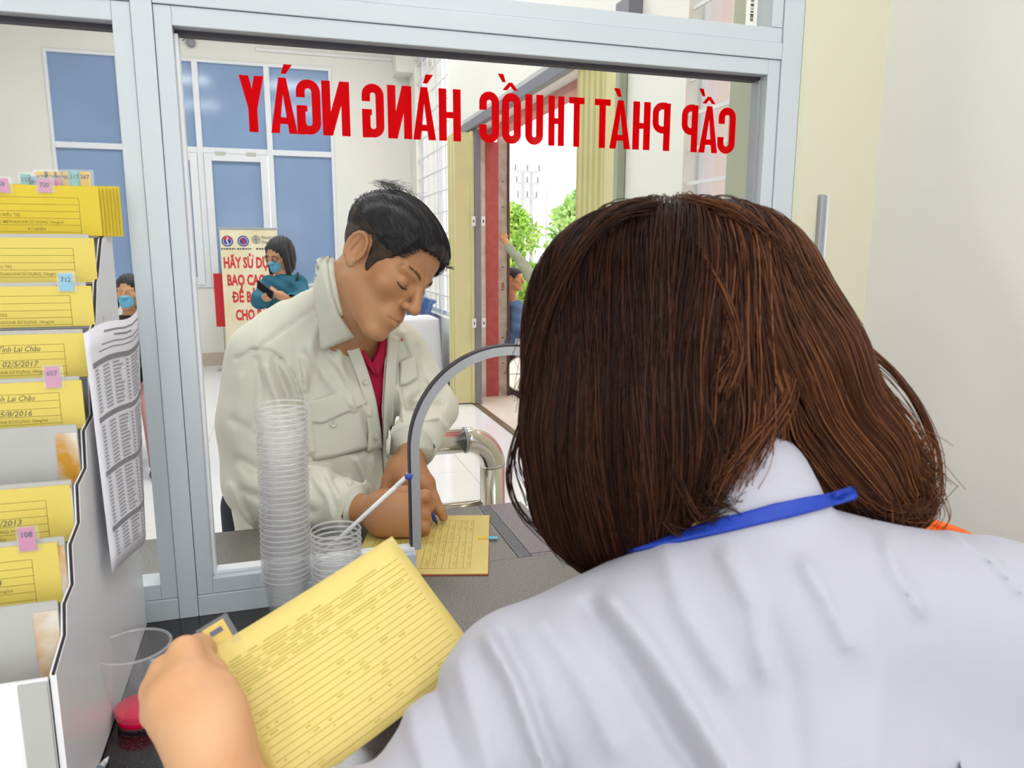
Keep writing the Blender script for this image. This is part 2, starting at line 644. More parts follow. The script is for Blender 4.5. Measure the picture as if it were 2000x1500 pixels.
# ================================================================== floor
GY = 1.092                                   # inner face of the partition
FARY, RX = 10.6, 1.85
fl = obj('floor', box(-3.6, RX+0.3, -2.6, FARY+0.2, -0.12, -0.004), M_grout); tag(fl, kind='structure')
tile_proto = None
T = 0.6
tb = box(-T/2+0.0015, T/2-0.0015, -T/2+0.0015, T/2-0.0015, -0.004, 0.0, 0.0008)
tme = mesh_from(*tb); tme.materials.append(M_tile)
for i in range(10):
    for j in range(18):
        x = -3.6+T*(i+0.5)+0.02; y = 1.30+T*(j+0.5)
        if x+T/2 > RX+0.45 or y+T/2 > FARY+0.3:
            continue
        o = bpy.data.objects.new('floor_tile', tme)
        COL.objects.link(o); o.parent = fl
        o.location = (x-fl.location[0], y-fl.location[1], -fl.location[2])
# ================================================================== walls, ceiling
WX0, WX1, WZ0, WZ1 = -2.49, 0.825, 1.035, 3.855            # far window opening
wf = obj('wall_back', join(box(-3.6, WX0, FARY, FARY+0.2, 0, 4.75), box(WX1, RX+0.3, FARY, FARY+0.2, 0, 4.75),
                           box(WX0, WX1, FARY, FARY+0.2, 0, WZ0), box(WX0, WX1, FARY, FARY+0.2, WZ1, 4.75)), M_cream)
tag(wf, kind='structure')
tag(obj('baseboard_back', box(-3.6, RX, FARY-0.014, FARY, 0, 0.17, 0.003), M_skirt), kind='structure')
tag(obj('wall_left', box(-3.8, -3.6, GY, FARY+0.2, 0, 4.75), M_cream), kind='structure')
DY0, DY1, DZ = 3.96, 7.50, 2.66
NY0, NY1, NZ0, NZ1 = 1.95, 3.23, 0.9, 3.5                  # near barred window
BY0, BY1, BZ0, BZ1 = 8.2, 10.15, 0.75, 3.92               # far barred window
RX2 = RX+0.30
wr = obj('wall_right', join(
    box(RX, RX2, 1.2, NY0, 0, 4.75), box(RX, RX2, NY0, NY1, 0, NZ0), box(RX, RX2, NY0, NY1, NZ1, 4.75),
    box(RX, RX2, NY1, DY0, 0, 4.75), box(RX, RX2, DY0, DY1, DZ, 4.75), box(RX, RX2, DY1, BY0, 0, 4.75),
    box(RX, RX2, BY0, BY1, 0, BZ0), box(RX, RX2, BY0, BY1, BZ1, 4.75), box(RX, RX2, BY1, FARY, 0, 4.75)), M_cream)
tag(wr, kind='structure')
tag(obj('trim_1', join(box(RX-0.12, RX, 1.4, FARY, 4.15, 4.75), box(RX-0.22, RX, 10.25, FARY, 3.8, 4.75)), M_cream), kind='structure')
tag(obj('ceiling', box(-3.8, RX2, 1.2, FARY+0.2, 4.75, 4.85), M_ceil), kind='structure')
tag(obj('ceiling', box(-2.2, 1.2, -2.7, 1.2, 3.0, 3.1), M_ceil), kind='structure')
tag(obj('wall_pharmacy_left', box(-2.1, -2.0, -2.6, 1.2, 0, 3.0), M_white_wall), kind='structure')
PX = 1.0
tag(obj('wall_pharmacy_right', box(PX, PX+0.12, -2.6, GY-0.002, 0, 3.0), M_white_wall), kind='structure')
tag(obj('wall_pharmacy_rear', join(box(-2.1, -1.95, -2.7, -2.6, 0, 3.0), box(0.9, PX+0.1, -2.7, -2.6, 0, 3.0), box(-1.95, 0.9, -2.7, -2.6, 0, 0.45), box(-1.95, 0.9, -2.7, -2.6, 2.8, 3.0)), M_white_wall), kind='structure')
w_fill = empty('fill_window', (-0.5, -2.65, 0.45), kind='structure')          # unseen broad window, added behind the camera for frontal fill light
for q in (box(-1.95, 0.9, -2.68, -2.62, 0.45, 0.51), box(-1.95, 0.9, -2.68, -2.62, 2.74, 2.8), box(-1.95, -1.89, -2.68, -2.62, 0.51, 2.74), box(0.84, 0.9, -2.68, -2.62, 0.51, 2.74),
          box(-1.0, -0.95, -2.68, -2.62, 0.51, 2.74), box(-0.1, -0.05, -2.68, -2.62, 0.51, 2.74)):
    obj('frame_bar', q, M_wframe, w_fill)
for x0, x1 in ((-1.89, -1.0), (-0.95, -0.1), (-0.05, 0.84)):
    obj('glass_pane', box(x0, x1, -2.652, -2.648, 0.51, 2.74), M_clear, w_fill)
# pier beside the partition: cream paint with a greenish smear beside the frame
M_pier = mat('cream_pier_paint', (216, 212, 190), 0.6, bump=0.04)
_nt = M_pier.node_tree
_tc = _nt.nodes.new('ShaderNodeTexCoord'); _sep = _nt.nodes.new('ShaderNodeSeparateXYZ')
_nt.links.new(_tc.outputs['Object'], _sep.inputs[0])
_nz = _nt.nodes.new('ShaderNodeTexNoise'); _nz.inputs['Scale'].default_value = 3.0
_nt.links.new(_tc.outputs['Object'], _nz.inputs['Vector'])
_ma = _nt.nodes.new('ShaderNodeMath'); _ma.operation = 'MULTIPLY_ADD'; _ma.inputs[1].default_value = 0.05
_nt.links.new(_nz.outputs['Fac'], _ma.inputs[0]); _nt.links.new(_sep.outputs['X'], _ma.inputs[2])
_rp = _nt.nodes.new('ShaderNodeValToRGB')
_mr = _nt.nodes.new('ShaderNodeMapRange'); _mr.inputs['From Min'].default_value = -0.56; _mr.inputs['From Max'].default_value = -0.40
_nt.links.new(_ma.outputs[0], _mr.inputs['Value']); _nt.links.new(_mr.outputs[0], _rp.inputs['Fac'])
_c = [(0.0, (216, 212, 190)), (0.16, (172, 200, 172)), (0.30, (180, 204, 178)), (0.55, (216, 211, 186))]
_rp.color_ramp.elements[0].position = 0.0
while len(_rp.color_ramp.elements) < 4:
    _rp.color_ramp.elements.new(0.5)
for _e, (_p, _q) in zip(_rp.color_ramp.elements, _c):
    _e.position = _p; _e.color = (*[pow(k/255, 2.2) for k in _q], 1)
_nt.links.new(_rp.outputs['Color'], _nt.nodes['Principled BSDF'].inputs['Base Color'])
tag(obj('wall_pier', join(box(0.8335, RX, GY-0.004, GY+0.2, 0, 4.75)), M_pier), kind='structure')
tag(obj('wall_over_partition', box(-3.6, 0.8335, GY-0.0, GY+0.12, 2.56, 4.75), M_cream), kind='structure')
tag(obj('wall_under_counter', box(-3.6, 0.8335, GY+0.0, GY+0.10, 0, 0.968), M_cream), kind='structure')

# ================================================================== partition window (aluminium, with the serving hatch)
w1 = empty('window_1', (0.3, GY, 1.0), kind='structure')
FT = 0.045


def bar(name, x0, x1, z0, z1, y0=GY, y1=GY+FT, bev=0.0012, m=None, parent=None):
    return obj(name, box(x0, x1, y0, y1, z0, z1, bev), m or M_alu, parent or w1)


AX0, AX1, AC, AR, AZ = 0.187, 0.497, 0.342, 0.155, 1.214
bar('mullion', -0.1555, -0.1305, 1.0, 2.56, GY-0.003)
bar('sash_stile', -0.1300, -0.1090, 1.0315, 1.8225)
bar('sash_stile', 0.773, 0.7955, 1.0315, 1.8225)
bar('frame_jamb', 0.796, 0.8335, 1.0, 2.56, GY-0.003)
bar('sash_rail', -0.1090, 0.773, 1.7990, 1.8225)
bar('transom', -0.130, 0.7955, 1.8230, 1.8480, GY-0.003)
bar('transom_rail', -0.130, 0.7955, 1.8485, 1.8710)
bar('transom_rail', -0.130, 0.7955, 2.50, 2.56)
bar('bottom_frame', -0.130, AX0, 1.0, 1.031, GY-0.003)
bar('bottom_rail', -0.1090, AX0, 1.0315, 1.054)
bar('bottom_frame', AX1, 0.7955, 1.0, 1.031, GY-0.003)
bar('bottom_rail', AX1, 0.773, 1.0315, 1.054)
bar('transom_stile', 0.775, 0.7955, 1.8715, 2.50)
bar('transom_stile', -0.130, -0.109, 1.8715, 2.50)
# left leaf
bar('sash_stile', -0.1775, -0.1560, 1.0315, 1.8225)
bar('sash_rail', -1.0, -0.1775, 1.7990, 1.8225)
bar('transom', -1.2, -0.1560, 1.8230, 1.8480, GY-0.003)
bar('transom_rail', -1.2, -0.1560, 1.8485, 1.8710)
bar('transom_rail', -1.2, -0.1560, 2.50, 2.56)
bar('bottom_frame', -1.2, -0.1560, 1.0, 1.031, GY-0.003)
bar('bottom_rail', -1.0, -0.1775, 1.0315, 1.054)
bar('sash_stile', -1.04, -1.0, 1.0315, 1.8225)
obj('side_wall_fill', box(-3.6, -1.2, GY, GY+0.1, 0.97, 2.56), M_cream, w1)
for (a, b, c, d) in ((-0.1090, 0.773, 1.793, 1.799), (-1.0, -0.1775, 1.793, 1.799)):
    bar('rubber_seal', a, b, c, d, GY+0.020, GY+0.036, 0, M_rubber)
bar('glazing_bead', -0.1090, -0.1045, 1.054, 1.793, GY+0.014, GY+0.036, 0.0005, M_wframe)
bar('glazing_bead', 0.7675, 0.773, 1.054, 1.793, GY+0.014, GY+0.036, 0.0005, M_alu_in)
bar('glazing_bead', -0.1045, AX0, 1.054, 1.059, GY+0.014, GY+0.036, 0.0005, M_wframe)
YG = GY+0.024
poly = [(-0.1090, 1.054), (AX0, 1.054), (AX0, AZ)]
for k in range(1, 40):
    a = math.pi-math.pi*k/40
    poly.append((AC+AR*math.cos(a), AZ+AR*math.sin(a)))
poly += [(AX1, AZ), (AX1, 1.054), (0.773, 1.054), (0.773, 1.799), (-0.1090, 1.799)]
obj('glass_pane', prism(poly, (0, YG, 0), (1, 0, 0), (0, 0, 1), (0, 0.005, 0)), M_clear, w1)
obj('glass_pane', box(-1.0, -0.1775, YG, YG+0.005, 1.054, 1.799), M_clear, w1)
obj('glass_pane', box(-0.109, 0.775, YG, YG+0.005, 1.871, 2.50), M_clear, w1)
obj('glass_pane', box(-1.2, -0.156, YG, YG+0.005, 1.871, 2.50), M_clear, w1)
# edge strip round the arched hatch
ap = [(AX0, 1.054)] + [(AX0, 1.054+(AZ-1.054)*k/8) for k in range(1, 8)]
ap += [(AC+AR*math.cos(math.pi-math.pi*k/40), AZ+AR*math.sin(math.pi-math.pi*k/40)) for k in range(41)]
ap += [(AX1, AZ-(AZ-1.054)*k/8) for k in range(1, 9)]
ap = np.array(ap)


def arch_strip(rin, rout, y0, y1):
    c = np.array([AC, AZ]); out = []
    t = np.gradient(ap, axis=0); t /= np.linalg.norm(t, axis=1)[:, None]
    n = np.stack([-t[:, 1], t[:, 0]], 1)
    a, b = ap+n*rin, ap+n*rout
    V = []
    for q in range(len(ap)):
        V += [(a[q][0], y0, a[q][1]), (b[q][0], y0, b[q][1]), (b[q][0], y1, b[q][1]), (a[q][0], y1, a[q][1])]
    Fc = []
    for q in range(len(ap)-1):
        for k in range(4):
            k2 = (k+1) % 4
            Fc.append((q*4+k, q*4+k2, q*4+4+k2, q*4+4+k))
    Fc += [(3, 2, 1, 0), tuple((len(ap)-1)*4+k for k in range(4))]
    return np.array(V), Fc


obj('hatch_trim', arch_strip(-0.011, 0.0025, YG-0.007, YG+0.012), M_trim, w1)
obj('hatch_trim_seal', arch_strip(0.0027, 0.0052, YG-0.005, YG+0.010), M_rubber, w1)
# bar code sticker on the transom pane
st = at(1470, 20, 1, YG-0.001)
o = obj('barcode_sticker', box(st[0]-0.012, st[0]+0.009, YG-0.0008, YG-0.0002, 1.873, 2.02), mat('sticker_paper', (236, 234, 222), 0.6, var=0.02), w1)
segs = []
y = 1.885
while y < 1.945:
    w = random.choice([0.0008, 0.0016, 0.0024]); segs.append((st[0]-0.004, y, st[0]+0.002, y, w)); y += w+random.choice([0.0008, 0.0016])
M_ink = mat('black_ink', (38, 36, 40), 0.6, var=0.05)
obj('barcode', strips(segs, (0, YG-0.001, 0), (1, 0, 0), (0, 0, 1), 0.001), M_ink, w1)

# mirrored red lettering on the lobby face of the pane
STR = 0.30


def thick(pts, t, closed=False):
    pts = np.asarray(pts, float)
    d = np.gradient(pts, axis=0) if not closed else np.roll(pts, -1, 0)-np.roll(pts, 1, 0)
    if not closed:
        d[0] = pts[1]-pts[0]; d[-1] = pts[-1]-pts[-2]
    d /= np.linalg.norm(d, axis=1)[:, None]
    n = np.stack([-d[:, 1], d[:, 0]], 1)
    a, b = pts+n*t[0]/2 if np.ndim(t) else pts+n*t/2, pts-n*t/2
    m = len(pts); q = []
    for i in range(m if closed else m-1):
        j = (i+1) % m
        q.append([a[i], b[i], b[j], a[j]])
    return q


def arc(cx, cy, rx, ry, a0, a1, n=14):
    return [(cx+rx*math.cos(math.radians(a0+(a1-a0)*k/n)), cy+ry*math.sin(math.radians(a0+(a1-a0)*k/n))) for k in range(n+1)]


def glyph(ch, w, t):
    """condensed bold capital in a box w x 1, stroke t -> list of quads"""
    h = t/2; R = w/2-h; q = []
    R2 = min(R, 0.2)
    def rect(x0, y0, x1, y1): q.append([(x0, y0), (x1, y0), (x1, y1), (x0, y1)])
    base = {'Ấ': 'A', 'Á': 'A', 'À': 'A', 'Ố': 'O'}.get(ch, ch)
    if base == 'H':
        rect(0, 0, t, 1); rect(w-t, 0, w, 1); rect(t, 0.44, w-t, 0.56)
    elif base == 'T':
        rect(0, 0.87, w, 1); rect(w/2-h, 0, w/2+h, 0.87)
    elif base == 'N':
        rect(0, 0, t, 1); rect(w-t, 0, w, 1); q.append([(t*0.15, 1), (t*1.15, 1), (w-t*0.15, 0), (w-t*1.15, 0)])
    elif base == 'Y':
        q.append([(0, 1), (t*1.05, 1), (w/2+h*0.9, 0.42), (w/2-h, 0.42)]); q.append([(w-t*1.05, 1), (w, 1), (w/2+h, 0.42), (w/2-h*0.9, 0.42)])
        rect(w/2-h, 0, w/2+h, 0.43)
    elif base == 'A':
        q.append([(0, 0), (t*0.95, 0), (w/2+h*0.45, 1), (w/2-h*0.85, 1)]); q.append([(w-t*0.95, 0), (w, 0), (w/2+h*0.85, 1), (w/2-h*0.45, 1)])
        rect(w*0.24, 0.17, w*0.76, 0.29)
    elif base == 'P':
        rect(0, 0, t, 1)
        q += thick([(t*0.6, 0.94)]+arc(w-h-0.16, 0.78, 0.16, 0.16, 90, 0, 8)+arc(w-h-0.16, 0.60, 0.16, 0.16, 0, -90, 8)+[(t*0.6, 0.44)], t*0.92)
    elif base == 'U':
        q += thick([(h, 1), (h, 0.3)]+arc(w/2, R+h, R, R, 180, 360)+[(w-h, 0.3), (w-h, 1)], t)
    elif base == 'O':
        q += thick(arc(w/2, R+h, R, R, 180, 360)+arc(w/2, 1-R-h, R, R, 0, 180), t, True)
    elif base in 'CG':
        top = arc(w/2, 1-R-h, R, R, 0, 180); bot = arc(w/2, R+h, R, R, 180, 360)
        if base == 'C':
            q += thick([(w-h, 0.64)]+top+bot+[(w-h, 0.36)], t)
        else:
            q += thick([(w-h, 0.67)]+top+bot+[(w-h, 0.52)], t); rect(w*0.55, 0.42, w, 0.53); rect(w-t*0.95, 0.0, w, 0.45)
    if ch in 'ẤỐ':
        c = w/2+0.02
        q.append([(c-0.17, 1.05), (c-0.07, 1.05), (c+0.035, 1.17), (c-0.03, 1.21)]); q.append([(c+0.17, 1.05), (c+0.07, 1.05), (c-0.035, 1.17), (c+0.03, 1.21)])
        q.append([(c+0.10, 1.20), (c+0.17, 1.20), (c+0.27, 1.36), (c+0.15, 1.36)])
    elif ch == 'Á':
        q.append([(w/2-0.02, 1.07), (w/2+0.07, 1.07), (w/2+0.17, 1.24), (w/2+0.03, 1.24)])
    elif ch == 'À':
        q.append([(w/2+0.02, 1.07), (w/2-0.07, 1.07), (w/2-0.19, 1.24), (w/2-0.04, 1.24)])
    return q


sign = empty('window_lettering', (0.33, YG+0.006, 1.68), 'mirrored red capital lettering stuck on the partition glass above the hatch', 'lettering')
# letter, pixel left, pixel right (mirrored: the first letter stands furthest right)
LET = [('C', 1403, 1437), ('Ấ', 1366, 1403), ('P', 1331, 1363), ('P', 1274, 1309), ('H', 1236, 1270), ('Á', 1191, 1232), ('T', 1161, 1192),
       ('T', 1111, 1141), ('H', 1071, 1102), ('U', 1026, 1061), ('Ố', 980, 1018), ('C', 936, 975), ('H', 857, 900), ('À', 806, 851),
       ('N', 757, 804), ('G', 707, 750), ('N', 629, 683), ('G', 579, 626), ('À', 527, 579), ('Y', 469, 517)]
for ch, xl, xr in LET:
    ym = np.interp((xl+xr)/2, [493, 1420], [200, 245])
    xa, xb = at(xl, ym, 1, YG+0.006)[0], at(xr, ym, 1, YG+0.006)[0]
    z0, z1 = 1.678, 1.751
    H = z1-z0; w = (xb-xa)/H
    qs = glyph(ch, w, min(0.160, w*0.40))
    V = []; Fc = []
    for kq, q in enumerate(qs):
        n = len(V)
        for (gx, gy) in q:
            V.append((xb-gx*H, YG+0.0058+kq*0.00004, z0+gy*H))
        Fc.append((n, n+1, n+2, n+3))
    obj('letter', (np.array(V), Fc), M_letter, sign)

# ================================================================== far window
w2 = empty('window_2', ((WX0+WX1)/2, FARY, WZ0), kind='structure')
mx = [WX0, -1.69, -0.835, 0.015, WX1]
y0, y1 = FARY-0.02, FARY+0.06
for a in mx:
    ww = 0.035
    obj('mullion', box(max(a-ww, WX0), min(a+ww, WX1), y0, y1, WZ0, WZ1, 0.003), M_wframe, w2)
for z in (WZ0, 2.765, WZ1):
    for a, b in zip(mx[:-1], mx[1:]):
        obj('frame_rail', box(a+0.035, b-0.035, y0, y1, max(z-0.035, WZ0), min(z+0.035, WZ1), 0.003), M_wframe, w2)
for k, (a, b) in enumerate(zip(mx[:-1], mx[1:])):
    obj('pane', box(a+0.03, b-0.03, FARY+0.02, FARY+0.03, 2.795, WZ1-0.03), M_blue_pane, w2)
    if k in (1, 2):
        sl = empty('opening_sash', (0, 0, 0)); sl.parent = w2
        a2, b2, c2, d2 = a+0.04, b-0.04, WZ0+0.04, 2.725
        for q in (box(a2, a2+0.09, y0-0.02, y1, c2, d2, .004), box(b2-0.09, b2, y0-0.02, y1, c2, d2, .004),
                  box(a2+0.09, b2-0.09, y0-0.02, y1, c2, c2+0.09, .004), box(a2+0.09, b2-0.09, y0-0.02, y1, d2-0.09, d2, .004)):
            obj('sash_bar', q, M_wframe, sl)
        obj('pane', box(a2+0.08, b2-0.08, FARY+0.015, FARY+0.025, c2+0.08, d2-0.08), M_blue_pane, sl)
        for hx in (a2+0.2, b2-0.2):
            obj('hinge', box(hx-0.06, hx+0.06, y0-0.026, y0, d2-0.02, d2+0.025, .003), mat('hinge_grey', (190, 190, 184), 0.4, metal=0.3), sl)
    else:
        obj('pane', box(a+0.03, b-0.03, FARY+0.02, FARY+0.03, WZ0+0.03, 2.735), M_blue_pane, w2)


# ================================================================== barred windows in the entrance wall
def barred(name, ya, yb, za, zb, ny, dz):
    w = empty(name, (RX, (ya+yb)/2, za), kind='structure')
    for q in (box(RX+0.08, RX+0.14, ya, ya+0.05, za, zb, .003), box(RX+0.08, RX+0.14, yb-0.05, yb, za, zb, .003),
              box(RX+0.08, RX+0.14, ya+.05, yb-.05, za, za+0.05, .003), box(RX+0.08, RX+0.14, ya+.05, yb-.05, zb-0.05, zb, .003),
              box(RX+0.08, RX+0.14, (ya+yb)/2-.03, (ya+yb)/2+.03, za+.05, zb-.05, .003)):
        obj('frame_bar', q, M_wframe, w)
    for k in range(ny):
        y = ya+(yb-ya)*(k+1)/(ny+1)
        obj('grille_bar', box(RX+0.03, RX+0.044, y-0.008, y+0.008, za, zb), M_bar, w)
    z = za+dz
    while z < zb-0.02:
        obj('grille_bar', box(RX+0.022, RX+0.034, ya, yb, z-0.008, z+0.008), M_bar, w)
        z += dz
    obj('glass_pane', box(RX+0.10, RX+0.105, ya+0.05, yb-0.05, za+0.05, zb-0.05), M_clear, w)
    return w


barred('window_3', BY0, BY1, BZ0, BZ1, 5, 0.24)
barred('window_4', NY0, NY1, NZ0, NZ1, 3, 0.155)

# ================================================================== entrance with folding gates
d1 = empty('door_1', (RX, (DY0+DY1)/2, 0), kind='structure')
obj('jamb_plaster', box(RX+0.06, RX+0.204, DY1-0.05, DY1, 0, DZ, .004), M_jamb, d1)
obj('red_post', box(RX+0.204, RX+0.335, DY1-0.06, DY1, 0, DZ-0.08, .004), M_red, d1)
ch = obj('steel_channel', box(RX+0.335, RX+0.430, DY1-0.05, DY1, 0, DZ, .003), M_steel_old, d1)
for z in (0.35, 0.62, 1.12, 1.35, 1.6, 1.95, 2.2):
    c = np.array((RX+0.38, DY1-0.051, z))
    v, f = lathe([(0.008, 0), (0.008, 0.002), (0.0, 0.002)], (0, 0, 0), 10)
    v = np.stack([v[:, 0], -v[:, 2], v[:, 1]], 1)+c
    obj('bolt_hole', (v, f), M_rubber, ch)
obj('channel_lip', box(RX+0.430, RX+0.445, DY1-0.09, DY1, 0, DZ, .002), mat('rust_brown_steel', (112, 72, 62), 0.6, var=0.2), d1)
obj('latch', box(RX+0.37, RX+0.395, DY1-0.062, DY1-0.05, 1.14, 1.19, .003), mat('rusty_latch', (176, 116, 84), 0.6, var=0.2), d1)
obj('red_header', box(RX+0.16, RX+0.30, DY0, DY1, DZ-0.06, DZ+0.0, .004), mat('faded_red_header', (212, 160, 152), 0.6, col2=(204, 136, 128), vscale=6), d1)
obj('upper_rail', box(RX-0.04, RX+0.02, DY0-0.1, DY1+0.25, DZ-0.02, DZ+0.06, .004), M_gpost, d1)
obj('upper_rail_cover', box(RX-0.015, RX+0.06, DY0-0.1, DY1, DZ+0.06, DZ+0.11, .004), mat('grey_flashing', (196, 198, 194), 0.5, var=0.05), d1)
obj('floor_track', box(RX-0.02, RX+0.03, DY0, DY1-0.1, 0.0, 0.012, .002), mat('brass_grey_track', (150, 132, 104), 0.4, metal=0.6, var=0.2, vscale=30), d1)
obj('threshold', box(RX+0.03, RX+0.5, DY0, DY1, -0.05, 0.004), mat('pale_stone_sill', (226, 214, 196), 0.5, var=0.08), d1)


def gate(name, label, ya, yb, x0, x1, n):
    g = empty(name, ((x0+x1)/2, (ya+yb)/2, 0.0), label, 'gate', 'folding steel gates of the entrance')
    dy = (yb-ya)/n
    for k in range(n):
        y = ya+dy*k
        pts = [(x0, y), (x0+0.012, y+dy*0.30), (x0+0.012, y+dy*0.70), (x0, y+dy*0.98), (x1, y+dy*0.98), (x1, y)]
        obj('pleat', prism(pts, (0, 0, 0.012), (1, 0, 0), (0, 1, 0), (0, 0, 2.60)), M_khaki if k % 2 else M_khaki2, g)
    return g


g1 = gate('folding_gate', 'folded khaki steel gate stacked at the far side of the entrance', 7.14, 7.46, RX-0.185, RX-0.035, 5)
obj('end_post', box(RX-0.035, RX-0.006, 7.10, 7.40, 0.012, 2.62, .004), M_khaki2, g1)
obj('guide_post', box(RX-0.004, RX+0.05, 7.06, 7.14, 0.012, 2.63, .004), M_gpost, g1)
M_tab = mat('white_lock_tab', (236, 236, 232), 0.4, var=0.02)
for z in (1.79, 0.82):
    for dx in (-0.02, 0.075):
        tb_ = obj('lock_tab', box(RX+dx-0.028, RX+dx+0.01, 7.035, 7.052, z-0.045, z+0.045, .006), M_tab, g1)
        obj('tab_hole', box(RX+dx-0.016, RX+dx-0.004, 7.031, 7.036, z-0.012, z+0.012, .002), M_rubber, tb_)
g2 = gate('folding_gate', 'folded ridged khaki steel gate at the near side of the entrance, above the brown hair', 4.03, 4.53, RX-0.01, RX+0.13, 12)
obj('end_post', box(RX-0.035, RX-0.011, 3.92, 4.05, 0.012, 2.62, .004), M_khaki2, g2)
obj('guide_post', box(RX-0.05, RX-0.004, 3.84, 3.89, 0.012, 2.63, .004), mat('green_grey_steel', (166, 172, 150), 0.5, var=0.05), g2)

# ================================================================== counter
ct = empty('service_counter', (0.0, 1.1, 0.0), 'dark granite serving counter running under the partition glass', 'counter')
obj('inner_slab', box(-1.6, 0.187, 0.60, GY+0.06, 0.97, 1.0, .001), M_black_granite, ct)
obj('hatch_reflection_slab', prism([(0.188, 0.60), (PX-0.003, 0.60), (PX-0.003, GY-0.006), (0.8325, GY-0.006), (0.8325, GY+0.06), (0.188, GY+0.06)], (0, 0, 0.97), (1, 0, 0), (0, 1, 0), (0, 0, 0.03)), M_grey_granite, ct)  # black counter made lighter granite here to stand in for the reflected hall
obj('outer_slab', box(-1.6, 0.374, GY+0.061, 1.43, 0.97, 1.0, .002), M_grey_granite, ct)
obj('inlay_strip', box(0.375, 0.398, GY+0.061, 1.43, 0.97, 1.0, .001), M_dark_granite, ct)
obj('end_slab', box(0.399, 0.468, GY+0.061, 1.162, 0.97, 1.0, .001), M_violet_granite, ct)
obj('end_slab', box(0.399, 0.468, 1.164, 1.43, 0.97, 1.0, .001), M_violet_granite, ct)
obj('cabinet_front', box(-1.6, PX-0.003, 0.66, 0.68, 0.0, 0.97), M_cab, ct)
obj('support_wall', box(-1.6, 0.44, 1.30, 1.36, 0.0, 0.97), M_cream, ct)

# ================================================================== ceiling lamps
lamp0 = None
for k, (x, y) in enumerate(LOBBY_LAMPS):
    l = empty('ceiling_light', (x, y, 4.62), 'white tube light fitting on the waiting hall ceiling', 'ceiling light', 'hall ceiling lights')
    obj('lamp_body', box(x-0.62, x+0.62, y-0.16, y+0.16, 4.66, 4.75, .006), M_lamp, l)
    obj('lamp_tube', tube([(x-0.58, y-0.06, 4.64), (x+0.58, y-0.06, 4.64)], 0.014, 10), M_lampglow, l)
    obj('lamp_tube', tube([(x-0.58, y+0.06, 4.64), (x+0.58, y+0.06, 4.64)], 0.014, 10), M_lampglow, l)
for k, (x, y) in enumerate(ROOM_LAMPS):  # the last fitting goes with the lamp added for the rack flank
    l = empty('ceiling_light', (x, y, 2.95), 'white tube light fitting on the dispensary ceiling', 'ceiling light', 'dispensary ceiling lights')
    obj('lamp_body', box(x-0.16, x+0.16, y-0.62, y+0.62, 2.965, 3.0, .006), M_lamp, l)
    obj('lamp_tube', tube([(x-0.06, y-0.58, 2.952), (x-0.06, y+0.58, 2.952)], 0.012, 10), M_lampglow, l)
    obj('lamp_tube', tube([(x+0.06, y-0.58, 2.952), (x+0.06, y+0.58, 2.952)], 0.012, 10), M_lampglow, l)
# tube fitting and trunking on the far wall
wl = empty('wall_light', (-0.5, FARY-0.05, 4.1), 'slim white tube fitting high on the far wall', 'wall light')
obj('lamp_body', box(-0.89, -0.1, FARY-0.06, FARY, 4.09, 4.135, .006), M_lamp, wl)
obj('lamp_tube', tube([(-0.87, FARY-0.075, 4.112), (-0.12, FARY-0.075, 4.112)], 0.013, 10), M_lamp, wl)
obj('end_clip', tube([(-0.89, FARY-0.05, 4.10), (-0.92, FARY-0.05, 4.07), (-0.95, FARY-0.04, 4.05)], 0.008, 6), M_gpost, wl)
tag(obj('cable_trunking', box(-0.1, 1.62, FARY-0.03, FARY, 4.0, 4.035, .004), M_lamp), 'thin white cable trunking along the top of the far wall', 'trunking')
v, f = lathe([(0.0, -0.07), (0.05, -0.07), (0.055, -0.03), (0.055, 0), (0.0, 0)], (0, 0, 0), 18)
v = np.stack([v[:, 0], v[:, 2], v[:, 1]], 1)+np.array(at(373, 84, 1, FARY))
tag(obj('pipe_cap', (v, f), mat('grey_pipe', (150, 152, 158), 0.4, var=0.1), None, True), 'small round grey pipe end high on the far wall', 'pipe')
# junction box on the entrance wall seen through the top pane
jb = at(1225, 20, 0, RX-0.05)
tag(obj('junction_box', box(RX-0.08, RX, jb[1]-0.08, jb[1]+0.08, jb[2]-0.04, jb[2]+0.05, .006), M_gpost), 'small grey junction box on the wall above the entrance', 'box')
# slim cover strip on the pier
cs = at(1608, 380, 1, GY-0.01)
sp = empty('cover_strip', (cs[0], GY-0.01, 1.0), 'slim vertical metal cover strip on the cream pier', 'trim strip')
obj('strip_body', box(cs[0]-0.006, cs[0]+0.004, GY-0.014, GY-0.0042, 1.0, cs[2], .002), M_alu_in, sp)
obj('strip_edge', box(cs[0]+0.0042, cs[0]+0.0065, GY-0.018, GY-0.0042, 1.0, cs[2]-0.001, .001), M_wframe, sp)

# ================================================================== card rack on the counter
M_rack = mat('white_laminate_board', (245, 245, 247), 0.3, var=0.03, vscale=5)
M_pocket = mat('grey_cardboard', (188, 187, 184), 0.7, var=0.05, vscale=9)
M_pocket_edge = mat('stained_board_edge', (226, 224, 216), 0.6, col2=(196, 140, 40), vscale=22)
M_dark = mat('dark_edge_line', (52, 44, 50), 0.7, var=0.1)
M_card = mat('yellow_card', (226, 203, 120), 0.65, var=0.03, vscale=14)
M_card_r = mat('rack_yellow_card', (228, 206, 102), 0.65, var=0.03, vscale=14)
M_card_d = mat('deep_yellow_card', (226, 198, 56), 0.65, var=0.05, vscale=14)
M_print = mat('olive_print', (146, 128, 48), 0.7, var=0.05)
M_hand = mat('grey_pencil', (112, 108, 84), 0.7, var=0.08)
M_tab_pink = mat('pink_tab', (214, 130, 172), 0.5, var=0.03)
M_tab_blue = mat('blue_tab', (106, 192, 222), 0.5, var=0.03)
M_tab_teal = mat('teal_tab', (112, 196, 188), 0.5, var=0.03)
